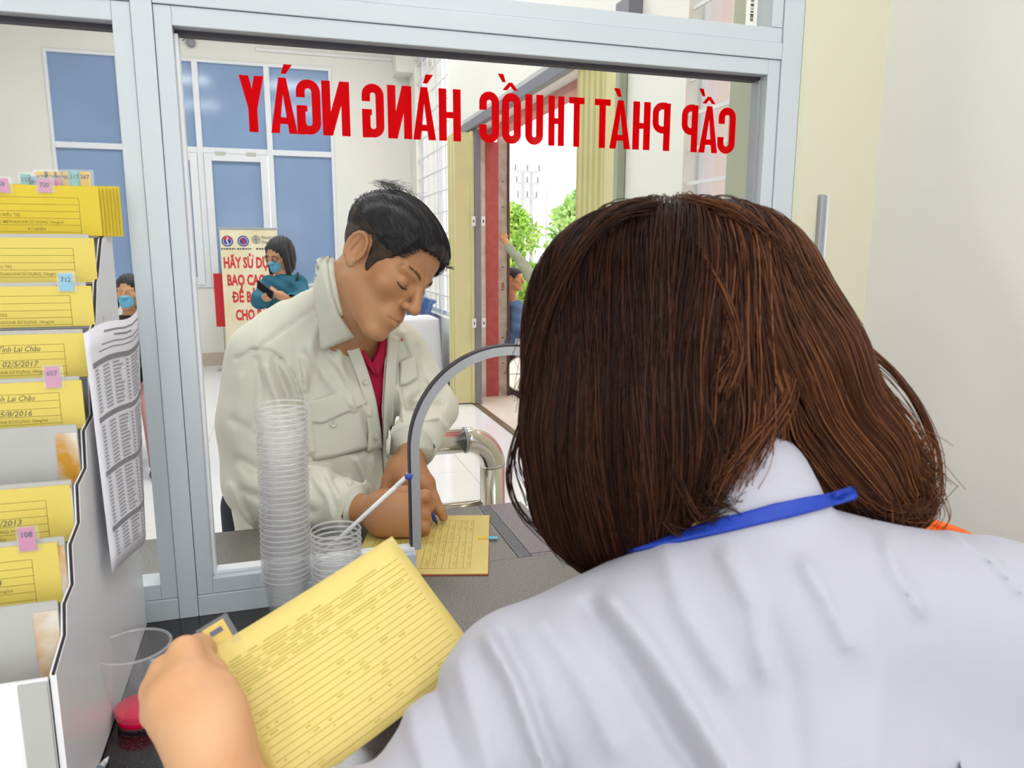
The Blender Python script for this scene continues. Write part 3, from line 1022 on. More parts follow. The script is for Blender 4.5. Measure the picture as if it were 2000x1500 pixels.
M_tab_yel = mat('amber_tab', (238, 196, 40), 0.5, var=0.03)
M_tape = glass_mat('clear_tape', (1, 1, 1), body=0.12)
M_navy = mat('navy_print', (44, 44, 96), 0.6, var=0.03)

RXS = -0.197                                  # rack flank
step = [(1.080, 1.590), (1.052, 1.588), (1.042, 1.537), (1.024, 1.532), (0.985, 1.487), (0.975, 1.483), (0.949, 1.438), (0.935, 1.432), (0.908, 1.384),
        (0.898, 1.342), (0.856, 1.334), (0.848, 1.296), (0.810, 1.289), (0.802, 1.253), (0.766, 1.244), (0.759, 1.207), (0.728, 1.202),
        (0.719, 1.176), (0.677, 1.162), (0.677, 1.003), (1.080, 1.003)]
rack = empty('card_rack', (-0.45, 0.88, 1.0), 'white stepped card rack full of yellow record cards on the counter', 'rack')
side = obj('side_panel', prism(step, (RXS-0.005, 0, 0), (0, 1, 0), (0, 0, 1), (0.005, 0, 0)), M_rack, rack)
obj('side_panel', prism(step, (-0.70, 0, 0), (0, 1, 0), (0, 0, 1), (0.005, 0, 0)), M_rack, rack)
obj('back_panel', box(-0.695, RXS-0.005, 1.075, 1.080, 1.003, 1.588), M_rack, rack)
edge_pts = [(RXS-0.002, y-0.0008, z) for y, z in step[1:19]]
obj('edge_binding', tube(edge_pts, 0.0014, 6), M_dark, rack)
# rows: front Y, top pixel y, bottom pixel y, right pixel x (or None for an empty pocket)
ROWS = [(1.030, 365, 461, 196), (0.980, 465, 551, 187), (0.944, 558, 636, 182), (0.908, 650, 735, 172), (0.876, 742, 836, 164), (0.846, 836, 943, None),
        (0.806, 946, 1056, 142), (0.763, 1058, 1176, 118), (0.722, 1176, 1313, None)]


def card_print(root, Y, xr, zt, zb, hand=None, hand2=None, partial=0, top=0.30):
    """form printed on a rack card: box, rules, text lines"""
    yy = Y-0.0011
    W = 0.20
    x0 = xr-W; H = zt-zb
    xb = xr-0.022; z_top = zt-H*top
    dz = 0.0080
    segs = [(x0, z_top, xb, z_top), (xb, z_top, xb, max(zb, z_top-5.4*dz))]
    n = 0
    z = z_top
    texts = [("CƠ SỞ ĐIỀU TRỊ:", 0.030), ("BÁC SỸ KÊ ĐƠN:", 0.030), ("NGÀY BẮT ĐẦU ĐIỀU TRỊ:", 0.030), ("LOẠI THUỐC METHADONE SỬ DỤNG: 10mg/ml", 0.030), ("KÝ NHẬN", 0.115)]
    geos = []
    for k in range(5):
        zl = z_top-(k+1)*dz
        if zl < zb+0.0005:
            break
        segs.append((x0, zl, xb, zl))
        s, xo = texts[k]
        if k == 4:
            geos.append(text_geo(s, 0.0044, (xb-0.056, yy, zl+0.002), (1, 0, 0), (0, 0, 1), 0.95, 0.014))
        else:
            xo = (-0.084, -0.083, -0.062, -0.018)[k]+partial
            geos.append(text_geo(s, 0.0044, (xb+xo, yy, zl+0.002), (1, 0, 0), (0, 0, 1), 0.96, 0.014, 'RIGHT'))
    obj('printed_rules', strips(segs, (0, yy, 0), (1, 0, 0), (0, 0, 1), 0.0005), M_print, root)
    obj('printed_text', join(*geos), M_print, root)
    hs = []
    if hand:
        hs.append(text_geo(hand, 0.0082, (xb-0.080, yy-0.0001, z_top-dz+0.0012), (1, 0, 0), (0.25, 0, 1), 0.86, 0.006))
    if hand2:
        hs.append(text_geo(hand2, 0.0082, (xb-0.060, yy-0.0001, z_top-3*dz+0.0012), (1, 0, 0), (0.25, 0, 1), 1.0, 0.006))
    if hs:
        obj('handwriting', join(*hs), M_hand, root)


def tabbed(root, Y, x, z0, z1, w, num, m, col=None, size=0.0085):
    t = obj('index_tab', box(x-w/2, x+w/2, Y-0.0013, Y-0.0007, z0, z1), m, root)
    if num:
        obj('tab_number', text_geo(num, size, (x, Y-0.0017, z1-size-0.002), (1, 0, 0), (0, 0, 1), 0.95, 0.02, 'CENTER'), col or M_navy, t)
    obj('tab_sleeve', box(x-w/2-0.002, x+w/2+0.004, Y-0.0022, Y-0.0019, z0-0.001, z1+0.002), M_tape, t)


LBL = ['topmost yellow record card in the rack with coloured number tabs behind it', 'second yellow record card from the top of the rack, no tab',
       'yellow rack card with the blue 712 tab', 'yellow rack card fourth from the top, with handwriting, above the pink 607 tab', 'yellow rack card with the pink 607 tab and handwriting',
       None, 'yellow rack card just above the pink 108 tab, below an empty pocket', 'lowest yellow rack card, with the pink 108 tab', None]
HND = [None, None, None, ("MMT Tỉnh Lai Châu", "02/5/2017"), ("MMT Tỉnh Lai Châu", "05/8/2016"), None, (None, "21/11/2013"), (None, "03/1/2014"), None]
PART = [0, 0, 0, 0.0, 0.005, 0, 0, 0, 0]
for k, (Y, pt, pb, pr) in enumerate(ROWS):
    x = 170 if pr is None else pr
    zt, zb = at(x, pt, 1, Y)[2], at(x, pb, 1, Y)[2]
    # pocket board behind, reaching the flank
    obj('pocket_front', box(-0.695, RXS-0.006, Y+0.001, Y+0.004, zb-0.002, min(zt+0.004, 1.57 if k == 0 else 1.583)), M_pocket, rack)
    obj('pocket_shelf', box(-0.695, RXS-0.006, Y+0.0045, min(Y+0.09, 1.073), zb-0.002, zb), M_pocket, rack)
    obj('stained_corner', box(RXS-0.026, RXS-0.0062, Y-0.0005, Y+0.0005, zb, zt-0.004), M_pocket_edge, rack)
    if pr is None:
        continue
    xr = at(pr, (pt+pb)/2, 1, Y)[0]
    c = empty('record_card', (xr-0.1, Y, zb), LBL[k], 'card', 'yellow cards in the rack')
    obj('sheet', box(xr-0.21, xr, Y-0.001, Y+0.0008, zb, zt), M_card_d if k == 0 else M_card_r, c)
    h = HND[k] or (None, None)
    card_print(c, Y, xr, zt, zb, h[0], h[1], PART[k], 0.235)
    if k == 0:
        # more cards behind in the same pocket, showing edges
        for q in range(1, 7):
            cc = empty('record_card', (xr-0.1, Y+0.006*q, zb), 'deep yellow card standing behind the topmost rack card', 'card', 'cards behind the topmost rack card')
            obj('sheet', box(xr-0.21+0.0028*q, xr+0.0028*q, Y+0.006*q-0.0008, Y+0.006*q+0.0008, zb, zt+0.0006*q), M_card_d, cc)
        for (px_, w, num, mm, py0, py1) in ((5, 0.014, '58', M_tab_pink, 369, 348), (52, 0.011, '127', M_tab_teal, 361, 340), (67, 0.009, '49', M_tab_blue, 361, 345), (84, 0.013, '629', M_tab_yel, 364, 335),
                                             (102, 0.012, '626', M_tab_yel, 364, 335), (117, 0.008, '46', M_tab_yel, 364, 335), (130, 0.008, '46', M_tab_yel, 364, 335),
                                             (147, 0.012, '117', M_tab_teal, 362, 335), (168, 0.012, '267', M_tab_yel, 364, 335), (88, 0.014, '720', M_tab_pink, 369, 350), (110, 0.010, '', M_tab_pink, 362, 350)):
            Yt = Y+0.0205 if num != '720' and px_ != 5 else Y-0.0012
            if px_ == 110: Yt = Y+0.0145
            a = at(px_, py0, 1, Yt); b = at(px_, py1, 1, Yt)
            tabbed(c, Yt, a[0], a[2]-0.004, b[2], w, num, mm, None, 0.0068)
    for (kk, px_, py0, py1, num, mm) in ((2, 131, 568, 534, '712', M_tab_blue), (4, 105, 756, 716, '607', M_tab_pink), (7, 56, 1075, 1029, '108', M_tab_pink)):
        if kk == k:
            a = at(px_, py0, 1, Y-0.002); b = at(px_, py1, 1, Y-0.002)
            tabbed(c, Y-0.002, a[0], a[2], b[2], 0.0135, num, mm, None, 0.0072)
obj('base_front', box(-0.695, RXS-0.006, 0.674, 0.6769, 1.003, 1.160), M_rack, rack)
obj('base_edge', box(RXS-0.028, RXS-0.0062, 0.6715, 0.6738, 1.003, 1.158), M_pocket, rack)

# ------------------------------------------------------------------ name list clipped to the rack flank
M_paper = mat('white_paper', (240, 240, 248), 0.7, var=0.02)
M_pgrey = mat('grey_table_print', (150, 150, 158), 0.7, var=0.05)
M_pband = mat('grey_header_band', (140, 140, 146), 0.7, var=0.05)
A0 = at(163, 652, 0, RXS+0.004); A1 = at(219, 1120, 0, RXS+0.012)
B0 = at(270, 603, 1, 1.045); B1 = at(281, 1018, 1, 1.035)


def list_pt(u, v):
    p = (A0*(1-v)+A1*v)*(1-u)+(B0*(1-v)+B1*v)*u
    bulge = 0.016*math.sin(math.pi*u)*(0.35+0.65*v)
    return p+np.array([bulge*0.9, -bulge*0.5, 0.004*math.sin(2*math.pi*u)])


ls = empty('name_list', tuple(A1), 'printed white name list clipped to the side of the card rack', 'paper')
obj('paper_sheet', quad_sheet(list_pt, 14, 14, 0.0004), M_paper, ls, True)
V = []; Fc = []; V2 = []; F2 = []


def stamp(V, Fc, u0, u1, v0, v1, n=4):
    for k in range(n):
        a, b = u0+(u1-u0)*k/n, u0+(u1-u0)*(k+1)/n
        m = len(V)
        for (u, v) in ((a, v0), (b, v0), (b, v1), (a, v1)):
            e = 1e-3
            p = list_pt(u, v); nn = np.cross(list_pt(u+e, v)-p, list_pt(u, v+e)-p); nn /= np.linalg.norm(nn)
            if nn@(CAM-p) < 0: nn = -nn
            V.append(p+nn*0.0009)
        Fc.append((m, m+1, m+2, m+3))


v = 0.03
stamp(V, Fc, 0.25, 0.95, 0.03, 0.038); stamp(V, Fc, 0.4, 0.75, 0.052, 0.060); stamp(V, Fc, 0.2, 0.95, 0.080, 0.085); stamp(V, Fc, 0.15, 0.95, 0.102, 0.107)
v = 0.168
while v < 0.945:
    if not any(b-0.012 < v < b+0.026 for b in (0.135, 0.36, 0.585, 0.82)):
        stamp(V, Fc, 0.06, 0.97, v-0.0062, v-0.0055, 6)
        for (a, b) in ((0.08, 0.12), (0.18, 0.27), (0.32, 0.50), (0.56, 0.62), (0.68, 0.93)):
            b2 = b-random.random()*0.07*(b-a > 0.1)
            stamp(V, Fc, a, b2, v, v+0.0055, 2)
    v += 0.0155
obj('printed_table', (np.array(V), Fc), M_pgrey, ls)
for v0 in (0.135, 0.36, 0.585, 0.82):
    V2 = []; F2 = []
    stamp(V2, F2, 0.06, 0.97, v0, v0+0.022, 10)
    obj('header_band', (np.array(V2), F2), M_pband, ls)
cl = at(196, 645, 0, RXS+0.006)
clp = empty('wire_clip', tuple(cl), 'small steel wire clip holding the name list to the rack', 'clip')
obj('clip_wire', tube([cl+np.array(q) for q in ((0.002, 0.012, 0.014), (0.002, 0.006, 0.004), (0.002, 0.0, -0.010), (0.003, -0.008, -0.012), (0.003, -0.010, 0.0), (0.003, -0.004, 0.006))], 0.0008, 6), M_ss, clp)

# ================================================================== plastic cups
M_cup = glass_mat('clear_cup_plastic', (1, 1, 1), body=0.045, bodycol=(0.98, 0.98, 1.0), gloss=0.5, rough=0.08)
M_cuprim = glass_mat('cup_rim_plastic', (1, 1, 1), body=0.30, bodycol=(0.98, 0.98, 1.0), gloss=0.7, rough=0.1)
M_cup1 = glass_mat('single_cup_plastic', (1, 1, 1), body=0.13, bodycol=(0.95, 0.95, 0.97), gloss=0.9, rough=0.04)


def cup_mesh(r1, r0, h):
    wall = lathe([(0.0, 0.002), (r0*0.9, 0.002), (r0, 0.0), (r0, 0.004), (r0*1.03, 0.008), (r1*0.965, h*0.82), (r1*0.985, h*0.84), (r1, h-0.002)], (0, 0, 0), 40)
    rim = lathe([(r1-0.0006, h-0.0022), (r1+0.0016, h-0.0022), (r1+0.0020, h-0.0008), (r1+0.0014, h), (r1-0.0006, h), (r1-0.0006, h-0.0022)], (0, 0, 0), 40)
    return wall, rim


def cup(name, loc, r1, r0, h, label, group, mw=None):
    w, r = cup_mesh(r1, r0, h)
    e = empty(name, loc, label, 'cup', group)
    obj('cup_wall', (w[0]+np.array(loc), w[1]), mw or M_cup, e, True)
    obj('cup_rim', (r[0]+np.array(loc), r[1]), M_cuprim, e, True)
    return e


def stack(base, n, dz, label, group, bottom_label, top_label, lean=(0, 0)):
    first = cup('plastic_cup', base, 0.0318, 0.0225, 0.080, bottom_label, group)
    for k in range(1, n):
        c = copy_tree(first)
        c.location = (base[0]+lean[0]*k, base[1]+lean[1]*k, base[2]+dz*k)
        c['label'] = top_label if k == n-1 else label


sb = at(566, 1226, 2, 1.0)
stt = at(549, 788, 1, sb[1]+0.003)
nst = 33
dzs = (stt[2]-1.0-0.080)/(nst-1)
stack((sb[0], sb[1], 1.0), nst, dzs, 'clear plastic cup nested inside the tall cup stack', 'cups in the tall stack', 'bottom cup of the tall clear cup stack, standing on the counter', 'topmost cup of the tall clear plastic cup stack',
      ((stt[0]-sb[0])/(nst-1), 0.0))
sb2 = at(664, 1243, 2, 1.0)
stt2 = at(665, 1036, 1, sb2[1])
nst2 = max(5, int(round((stt2[2]-1.0-0.080)/dzs))+1)
stack((sb2[0], sb2[1], 1.0), nst2, dzs, 'clear plastic cup nested inside the short cup stack', 'cups in the short stack', 'bottom cup of the short clear cup stack, standing on the counter', 'topmost cup of the short plastic cup stack, holding the white stick')
# white stick with blue tip resting in the short stack
tip = P(800, 926, 1.02); ft = P(641, 1032, 1.095)
ft = np.array([sb2[0]-0.016, sb2[1]+0.004, stt2[2]-0.03])
dirv = (tip-ft)/np.linalg.norm(tip-ft)
stk = empty('white_stick', tuple(ft), 'white plastic stick with ridged neck and blue tip leaning from the short cup stack', 'stick')
M_wplast = mat('white_plastic', (240, 240, 240), 0.35, var=0.02)
M_bplast = mat('blue_plastic', (70, 84, 176), 0.4, var=0.05)
L = np.linalg.norm(tip-ft)
obj('stick_body', tube([ft, ft+dirv*L*0.5, ft+dirv*L*0.86], 0.0030, 12), M_wplast, stk, True)
nk = [ft+dirv*L*(0.86+0.10*k/24) for k in range(25)]
obj('ridged_neck', tube(nk, [0.0033 if k % 4 < 2 else 0.0024 for k in range(25)], 12), M_wplast, stk, True)
obj('blue_tip', tube([ft+dirv*L*0.96, ft+dirv*L*0.985+np.array([0, 0, -0.001]), tip+np.array([0.003, 0, -0.005])], [0.0034, 0.0042, 0.0036], 12), M_bplast, stk, True)

# ------------------------------------------------------------------ cup of red liquid
cb = at(274, 1408, 2, 1.0)
cupc = (cb[0], cb[1], 1.0002)
rc = cup('dose_cup', cupc, 0.0375, 0.0225, 0.092, 'clear plastic cup with bright red liquid beside the hand and the rack', None, M_cup1)
M_liq = bpy.data.materials.new('red_liquid'); M_liq.use_nodes = True
_b = M_liq.node_tree.nodes['Principled BSDF']
_b.inputs['Base Color'].default_value = (0.88, 0.004, 0.07, 1); _b.inputs['Roughness'].default_value = 0.08
_b.inputs['Transmission Weight'].default_value = 0.0; _b.inputs['IOR'].default_value = 1.2
obj('red_liquid', (lathe([(0.0, 0.0026), (0.0222, 0.0026), (0.0234, 0.008), (0.0246, 0.019), (0.0243, 0.0195), (0.0, 0.0192)], (0, 0, 0), 36)[0]+np.array(cupc),
                   lathe([(0.0, 0), (1, 0), (1, 0), (1, 0), (1, 0), (0, 0)], (0, 0, 0), 36)[1]), M_liq, rc, True)

# ------------------------------------------------------------------ pen on the counter, bottom edge
pe = at(212, 1478, 2, 1.004); pd = np.array([-0.25, -1.0, 0]); pd /= np.linalg.norm(pd)
pen = empty('ballpoint_pen', tuple(pe), 'white ballpoint pen lying on the black counter beside the rack', 'pen')
obj('barrel', tube([pe+pd*0.010, pe+pd*0.03, pe+pd*0.12], [0.0030, 0.0044, 0.0044], 12), M_wplast, pen, True)
obj('nib_cone', tube([pe, pe+pd*0.010], [0.0008, 0.0030], 12), M_wplast, pen, True)
obj('grip', tube([pe+pd*0.018, pe+pd*0.032], [0.0042, 0.0047], 12), mat('grey_blue_grip', (120, 142, 160), 0.4, var=0.05), pen, True)


# ================================================================== record card lying in the hatch
z = 1.002
c0, c1 = at(953, 1121, 2, z), at(956, 1007, 2, z)
ex = (c1-c0); Lc = np.linalg.norm(ex); ey = ex/Lc                 # away from the viewer
exx = np.array([ey[1], -ey[0], 0.0])                               # to the right
Wc = 0.225
cd = empty('record_card', tuple(c0-exx*Wc/2), 'yellow record card lying on the counter in the arched hatch under the writing hand', 'card')
def flat_quad(o, a, b, w, h, z0, z1):
    pts = [o, o+a*w, o+a*w+b*h, o+b*h]
    V = [p+np.array([0, 0, z0]) for p in pts]+[p+np.array([0, 0, z1]) for p in pts]
    return np.array(V), BOXF
o0 = c0-exx*Wc
obj('under_sheet', flat_quad(o0-ey*0.003+exx*0.001, exx, ey, Wc, Lc, -0.0018, -0.0006), mat('maroon_under_sheet', (150, 70, 60), 0.7, var=0.05), cd)
obj('sheet', flat_quad(o0, exx, ey, Wc, Lc, -0.0005, 0.001), M_card, cd)
segs = []
for k in range(16):
    u = 0.02+(Wc-0.05)*k/15
    segs.append((u, 0.02, u, Lc-0.03, 0.0006))
for k in range(3):
    segs.append((0.02, 0.02+k*(Lc-0.05)/2, Wc-0.03, 0.02+k*(Lc-0.05)/2, 0.0005))
obj('printed_rules', strips(segs, o0+np.array([0, 0, 0.0013]), exx, ey, 0.0006), M_print, cd)
segs = []
for k in range(15):
    u = 0.028+(Wc-0.05)*k/15
    y = 0.03
    while y < Lc-0.05:
        l = random.uniform(0.008, 0.03)
        if random.random() < (0.75 if k > 7 else 0.35): segs.append((u, y, u, y+l, 0.0022))
        y += l+random.uniform(0.004, 0.02)
obj('handwriting', strips(segs, o0+np.array([0, 0, 0.00135]), exx, ey, 0.002), mat('faint_olive_ink', (206, 190, 84), 0.7, var=0.05), cd)
tq = c0+ey*Lc*0.54+np.array([0, 0, 0.0012])
obj('index_tab', flat_quad(tq-exx*0.002, exx, ey, 0.018, 0.011, 0, 0.0006), M_tab_blue, cd)
obj('tab_tape', flat_quad(tq-exx*0.020, exx, ey, 0.018, 0.011, 0.0002, 0.0006), M_tab_yel, cd)

# ================================================================== record card held up by the woman
CA, CB, CC, CD = P(385, 1285, 0.575), P(766, 1048, 0.66), P(937, 1279, 0.605), None
CD = CA+(CC-CB)*1.0
hc = empty('record_card', tuple((CA+CC)/2), 'large yellow ruled record card held up by the woman in the white coat', 'card')
cu = (CB-CA); cw = (CA+(CC-CB)-CA)


def card_pt(u, v):
    return CA+cu*u+cw*v+np.cross(cu, cw)/np.linalg.norm(np.cross(cu, cw))*(0.006*math.sin(math.pi*u)*(0.3+0.7*v))


cn = np.cross(cu, cw); cn /= np.linalg.norm(cn)
if cn@(CAM-CA) < 0: cn = -cn
obj('sheet', quad_sheet(card_pt, 12, 10, 0.0008), M_card, hc, True)
V = []; Fc = []; V2 = []; F2 = []


def cstamp(V, Fc, u0, u1, v0, v1, n=4):
    for k in range(n):
        a, b = u0+(u1-u0)*k/n, u0+(u1-u0)*(k+1)/n
        m = len(V)
        for (u, v) in ((a, v0), (b, v0), (b, v1), (a, v1)):
            V.append(card_pt(u, v)+cn*0.0012)
        Fc.append((m, m+1, m+2, m+3))


for k in range(20):
    v = 0.16+k*0.042
    cstamp(V, Fc, 0.07, 0.955, v, v+0.0026, 8)
obj('printed_rules', (np.array(V), Fc), M_print, hc)
V = []; Fc = []
rr = random.Random(4)
for k in range(20):
    v = 0.13+k*0.042
    dens = 0.85 if k < 5 else 0.22
    u = 0.10
    while u < 0.86:
        l = rr.uniform(0.03, 0.13) if k < 5 else rr.uniform(0.01, 0.04)
        if rr.random() < dens*(1.25-u*0.75): cstamp(V, Fc, u, min(u+l, 0.92), v+0.002, v+0.013, 2)
        u += l+rr.uniform(0.015, 0.05)
obj('handwriting', (np.array(V), Fc), mat('olive_grey_ink', (196, 180, 88), 0.7, var=0.05), hc)
p0 = card_pt(0.115, 0.0); eu = cu/np.linalg.norm(cu); ew = cw/np.linalg.norm(cw)
tb2 = obj('index_tab', quad_sheet(lambda a, b: p0+eu*0.016*(a-0.5)-ew*0.022*(b-0.25)-cn*0.0006, 2, 2, 0.0005), M_tab_yel, hc)
obj('tab_sleeve', quad_sheet(lambda a, b: p0+eu*0.024*(a-0.5)-ew*0.025*(b-0.25)+cn*0.0006, 2, 2, 0.0003), M_tape, tb2)
obj('tab_number', quad_sheet(lambda a, b: p0+eu*0.009*(a-0.5)-ew*(0.008+0.004*b)+cn*0.0002, 2, 2, 0.0002), M_navy, tb2)

# ================================================================== white wadded tissue behind the glass
tw = at(490, 1108, 2, 1.0)
tw = np.array([tw[0]-0.005, GY+0.085, 1.0])
v, f = lathe([(0.0, 0.0), (0.021, 0.0), (0.024, 0.007), (0.017, 0.016), (0.0, 0.018)], (0, 0, 0), 24)
v = v*(1+0.06*np.sin(v[:, :1]*900)*np.cos(v[:, 1:2]*700))
tag(obj('paper_wad', (v+tw, f), M_paper, None, True), 'small white paper wad on the counter behind the glass, left of the cups', 'paper')

# ================================================================== stainless queue rail
rp = P(962, 930, 2.15)
rr_ = 0.033
ex0 = np.array([rp[0], rp[1], 0.0])
top_z = P(920, 852, 2.15)[2]
rl = empty('queue_rail', (rp[0]-0.4, rp[1], 0), 'polished stainless steel queue rail behind the counter', 'railing')
pts = [(rp[0]-0.62, rp[1], top_z), (rp[0]-0.06, rp[1], top_z)]
for k in range(1, 9):
    a = math.pi/2*k/8
    pts.append((rp[0]-0.06+0.06*math.sin(a), rp[1], top_z-0.06+0.06*math.cos(a)))
pts.append((rp[0], rp[1], 0.0))
obj('top_pipe', tube([(rp[0]-0.62, rp[1], top_z), (rp[0]-0.3, rp[1], top_z), (rp[0]-0.075, rp[1], top_z)], rr_, 24), M_ss, rl, True)
el = [(rp[0]-0.075+0.075*math.sin(math.pi/2*k/10), rp[1], top_z-0.075+0.075*math.cos(math.pi/2*k/10)) for k in range(11)]
obj('elbow', tube(el, rr_*1.03, 24), M_ss, rl, True)
obj('post', tube([(rp[0], rp[1], top_z-0.075), (rp[0], rp[1], 0.4), (rp[0], rp[1], 0.004)], rr_, 24), M_ss, rl, True)
obj('post', tube([(rp[0]-0.62, rp[1], top_z), (rp[0]-0.62, rp[1], 0.4), (rp[0]-0.62, rp[1], 0.004)], rr_, 24), M_ss, rl, True)
z2 = P(900, 984, 2.15)[2]
obj('lower_rail', tube([(rp[0]-0.62, rp[1], z2), (rp[0]-0.3, rp[1], z2), (rp[0]-rr_, rp[1], z2)], 0.010, 14), M_ss, rl, True)
for q in ((rp[0]-0.075, rp[1], top_z),):
    obj('weld_collar', tube([(q[0]-0.003, q[1], q[2]), (q[0]+0.003, q[1], q[2])], rr_*1.06, 24), M_alu_in, rl, True)

# ================================================================== hall furniture
# roll-up banner
BYN = 9.85
b0 = at(428, 446, 1, BYN); b1 = at(541, 446, 1, BYN)
bx0, bx1, bzt = b0[0], b1[0], b0[2]
M_banner = mat('parchment_banner', (232, 220, 178), 0.5, col2=(240, 232, 204), vscale=5)
M_btext = mat('banner_red_print', (214, 50, 58), 0.5, var=0.03)
M_bblue = mat('banner_blue_print', (62, 74, 150), 0.5, var=0.03)
M_bgrey = mat('banner_grey_print', (92, 106, 122), 0.5, var=0.03)
bn = empty('banner_stand', ((bx0+bx1)/2, BYN, 0), 'cream information banner on a stand with red lettering beside the far window', 'banner')
ban = obj('banner_sheet', box(bx0, bx1, BYN-0.004, BYN, 0.03, bzt), M_banner, bn)
obj('top_bar', box(bx0-0.02, bx1+0.02, BYN-0.012, BYN+0.012, bzt-0.01, bzt+0.012, .003), M_alu_in, bn)
obj('pole', tube([(bx0+0.06, BYN+0.03, 0.02), (bx0+0.06, BYN+0.03, bzt)], 0.010, 8), M_ss, bn)
obj('foot', box(bx0-0.02, bx1+0.02, BYN-0.10, BYN+0.12, 0.0, 0.03, .005), M_alu_in, bn)
bw = bx1-bx0
for (s, py, sz) in (('HÃY SỬ DỤNG', 514, 0.118), ('BAO CAO SU', 548, 0.118), ('ĐỂ BẢO VỆ', 581, 0.118), ('CHO BẠN', 616, 0.118)):
    px0 = {514: 437, 548: 444, 581: 455, 616: 461}[py]
    q = at(px0, py+9, 1, BYN-0.006)
    obj('banner_text', text_geo(s, 0.178, (q[0], BYN-0.0062, q[2]), (1, 0, 0), (0, 0, 1), 0.56, 0.040), M_btext, ban)
for (px_, m1, m2) in ((444, M_bblue, M_btext), (475, M_bblue, M_btext)):
    q = at(px_, 471, 1, BYN-0.006)
    v, f = lathe([(0.066, 0), (0.0, 0.0)], (0, 0, 0), 28); v = np.stack([v[:, 0], v[:, 2], v[:, 1]], 1)
    lg = obj('round_emblem', (v+q, f), m1, ban)
    v, f = lathe([(0.050, 0), (0.044, 0.0)], (0, 0, 0), 28); v = np.stack([v[:, 0], v[:, 2], v[:, 1]], 1)
    obj('emblem_ring', (v+q+np.array([0, -0.001, 0]), f), M_wframe, lg)
    if px_ == 444:
        obj('emblem_mark', prism([(-0.05, 0.02), (0.05, 0.02), (0.035, 0.05), (0, 0.058), (-0.035, 0.05)], q+np.array([0, -0.0012, 0]), (1, 0, 0), (0, 0, 1), (0, 0.0004, 0)), m2, lg)
        obj('emblem_staff', join(tube([q+np.array([0, -0.002, -0.045]), q+np.array([0, -0.002, 0.05])], 0.004, 6), tube([q+np.array([0.012*math.sin(k*1.2), -0.003, -0.04+0.012*k]) for k in range(8)], 0.004, 6)), M_wframe, lg)
    else:
        obj('emblem_mark', tube([q+np.array([x*0.9, -0.002, zz]) for x, zz in ((0.0, 0.04), (-0.02, 0.02), (0.012, 0.0), (0.016, -0.02), (-0.006, -0.036))], 0.011, 6), M_btext, lg)
q = at(500, 468, 1, BYN-0.006)
v, f = lathe([(0.05, 0), (0.042, 0.0)], (0, 0, 0), 28); v = np.stack([v[:, 0], v[:, 2], v[:, 1]], 1)
lg = obj('round_emblem', (v+q, f), M_bgrey, ban)
obj('emblem_mark', join(tube([q+np.array([0, -.001, -0.04]), q+np.array([0, -.001, 0.04])], 0.004, 6), tube([q+np.array([-0.035, -.001, 0]), q+np.array([0.035, -.001, 0])], 0.003, 6),
                        tube([q+0.026*np.array([math.cos(a), -0.04, math.sin(a)]) for a in np.linspace(0, 6.28, 20)], 0.003, 5)), M_bgrey, lg)
q = at(510, 467, 1, BYN-0.006)
obj('banner_text', text_geo('World Health\nOrganization', 0.055, q, (1, 0, 0), (0, 0, 1), 0.8, 0.01), M_bgrey, ban)
segs = []
for (xa, xb) in ((432, 460), (463, 492), (500, 530)):
    a = at(xa, 486, 1, BYN-0.006); b = at(xb, 486, 1, BYN-0.006); x = a[0]
    while x < b[0]:
        l = random.uniform(0.012, 0.03); segs.append((x, a[2], min(x+l, b[0]), a[2], 0.016)); x += l+0.008
obj('small_print', strips(segs, (0, BYN-0.0062, 0), (1, 0, 0), (0, 0, 1), 0.01), M_navy, ban)
# red panel standing behind it
r0 = at(416, 534, 1, 10.1); r1 = at(432, 638, 1, 10.1)
rdp = empty('red_panel', (r0[0]+0.1, 10.1, 0), 'narrow bright red panel on a thin pole behind the left edge of the banner', 'panel')
obj('panel_sheet', box(r0[0], r0[0]+0.30, 10.1, 10.106, r1[2], r0[2]), mat('bright_red_sheet', (222, 36, 52), 0.5, var=0.04), rdp)
obj('pole', tube([(r0[0]+0.08, 10.12, 0.02), (r0[0]+0.08, 10.12, r0[2])], 0.009, 8), M_ss, rdp)
obj('foot', box(r0[0]-0.02, r0[0]+0.3, 10.06, 10.18, 0, 0.02, .004), M_alu_in, rdp)

# table under a white cloth
M_cloth = mat('white_cloth', (240, 239, 247), 0.8, var=0.02, bump=0.1, bscale=12)
tx1 = at(846, 640, 1, 8.3)[0]
tbl = empty('draped_table', (tx1-0.3, 8.3, 0), 'small table under a white floor-length cloth beside the blue chairs', 'table')
def drape_box(x0, x1, y0, y1, h, flare, nseg=60):
    V = []; Fc = []
    per = []
    for t in np.linspace(0, 1, nseg, endpoint=False):
        a = 2*np.pi*t
        cx, cy = (x0+x1)/2, (y0+y1)/2
        c, s = np.cos(a), np.sin(a); k = 1/max(abs(c), abs(s)); k = min(k, 1.32)
        per.append((cx, cy, c*k*(x1-x0)/2, s*k*(y1-y0)/2, a))
    rows = [1.0, 0.985, 0.9, 0.6, 0.3, 0.005]
    for i, r in enumerate(rows):
        for (cx, cy, dx, dy, a) in per:
            w = 1.0+flare*(1-r)*(1+0.5*math.sin(a*9))
            if i == 0: w = 0.98
            V.append((cx+dx*w, cy+dy*w, h*r))
    for i in range(len(rows)-1):
        for k in range(nseg):
            k2 = (k+1) % nseg
            Fc.append((i*nseg+k, i*nseg+k2, (i+1)*nseg+k2, (i+1)*nseg+k))
    Fc.append(tuple(range(nseg))[::-1])
    return np.array(V), Fc
obj('tablecloth', drape_box(tx1-0.62, tx1+0.02, 8.0, 8.6, 0.78, 0.10), M_cloth, tbl, True)
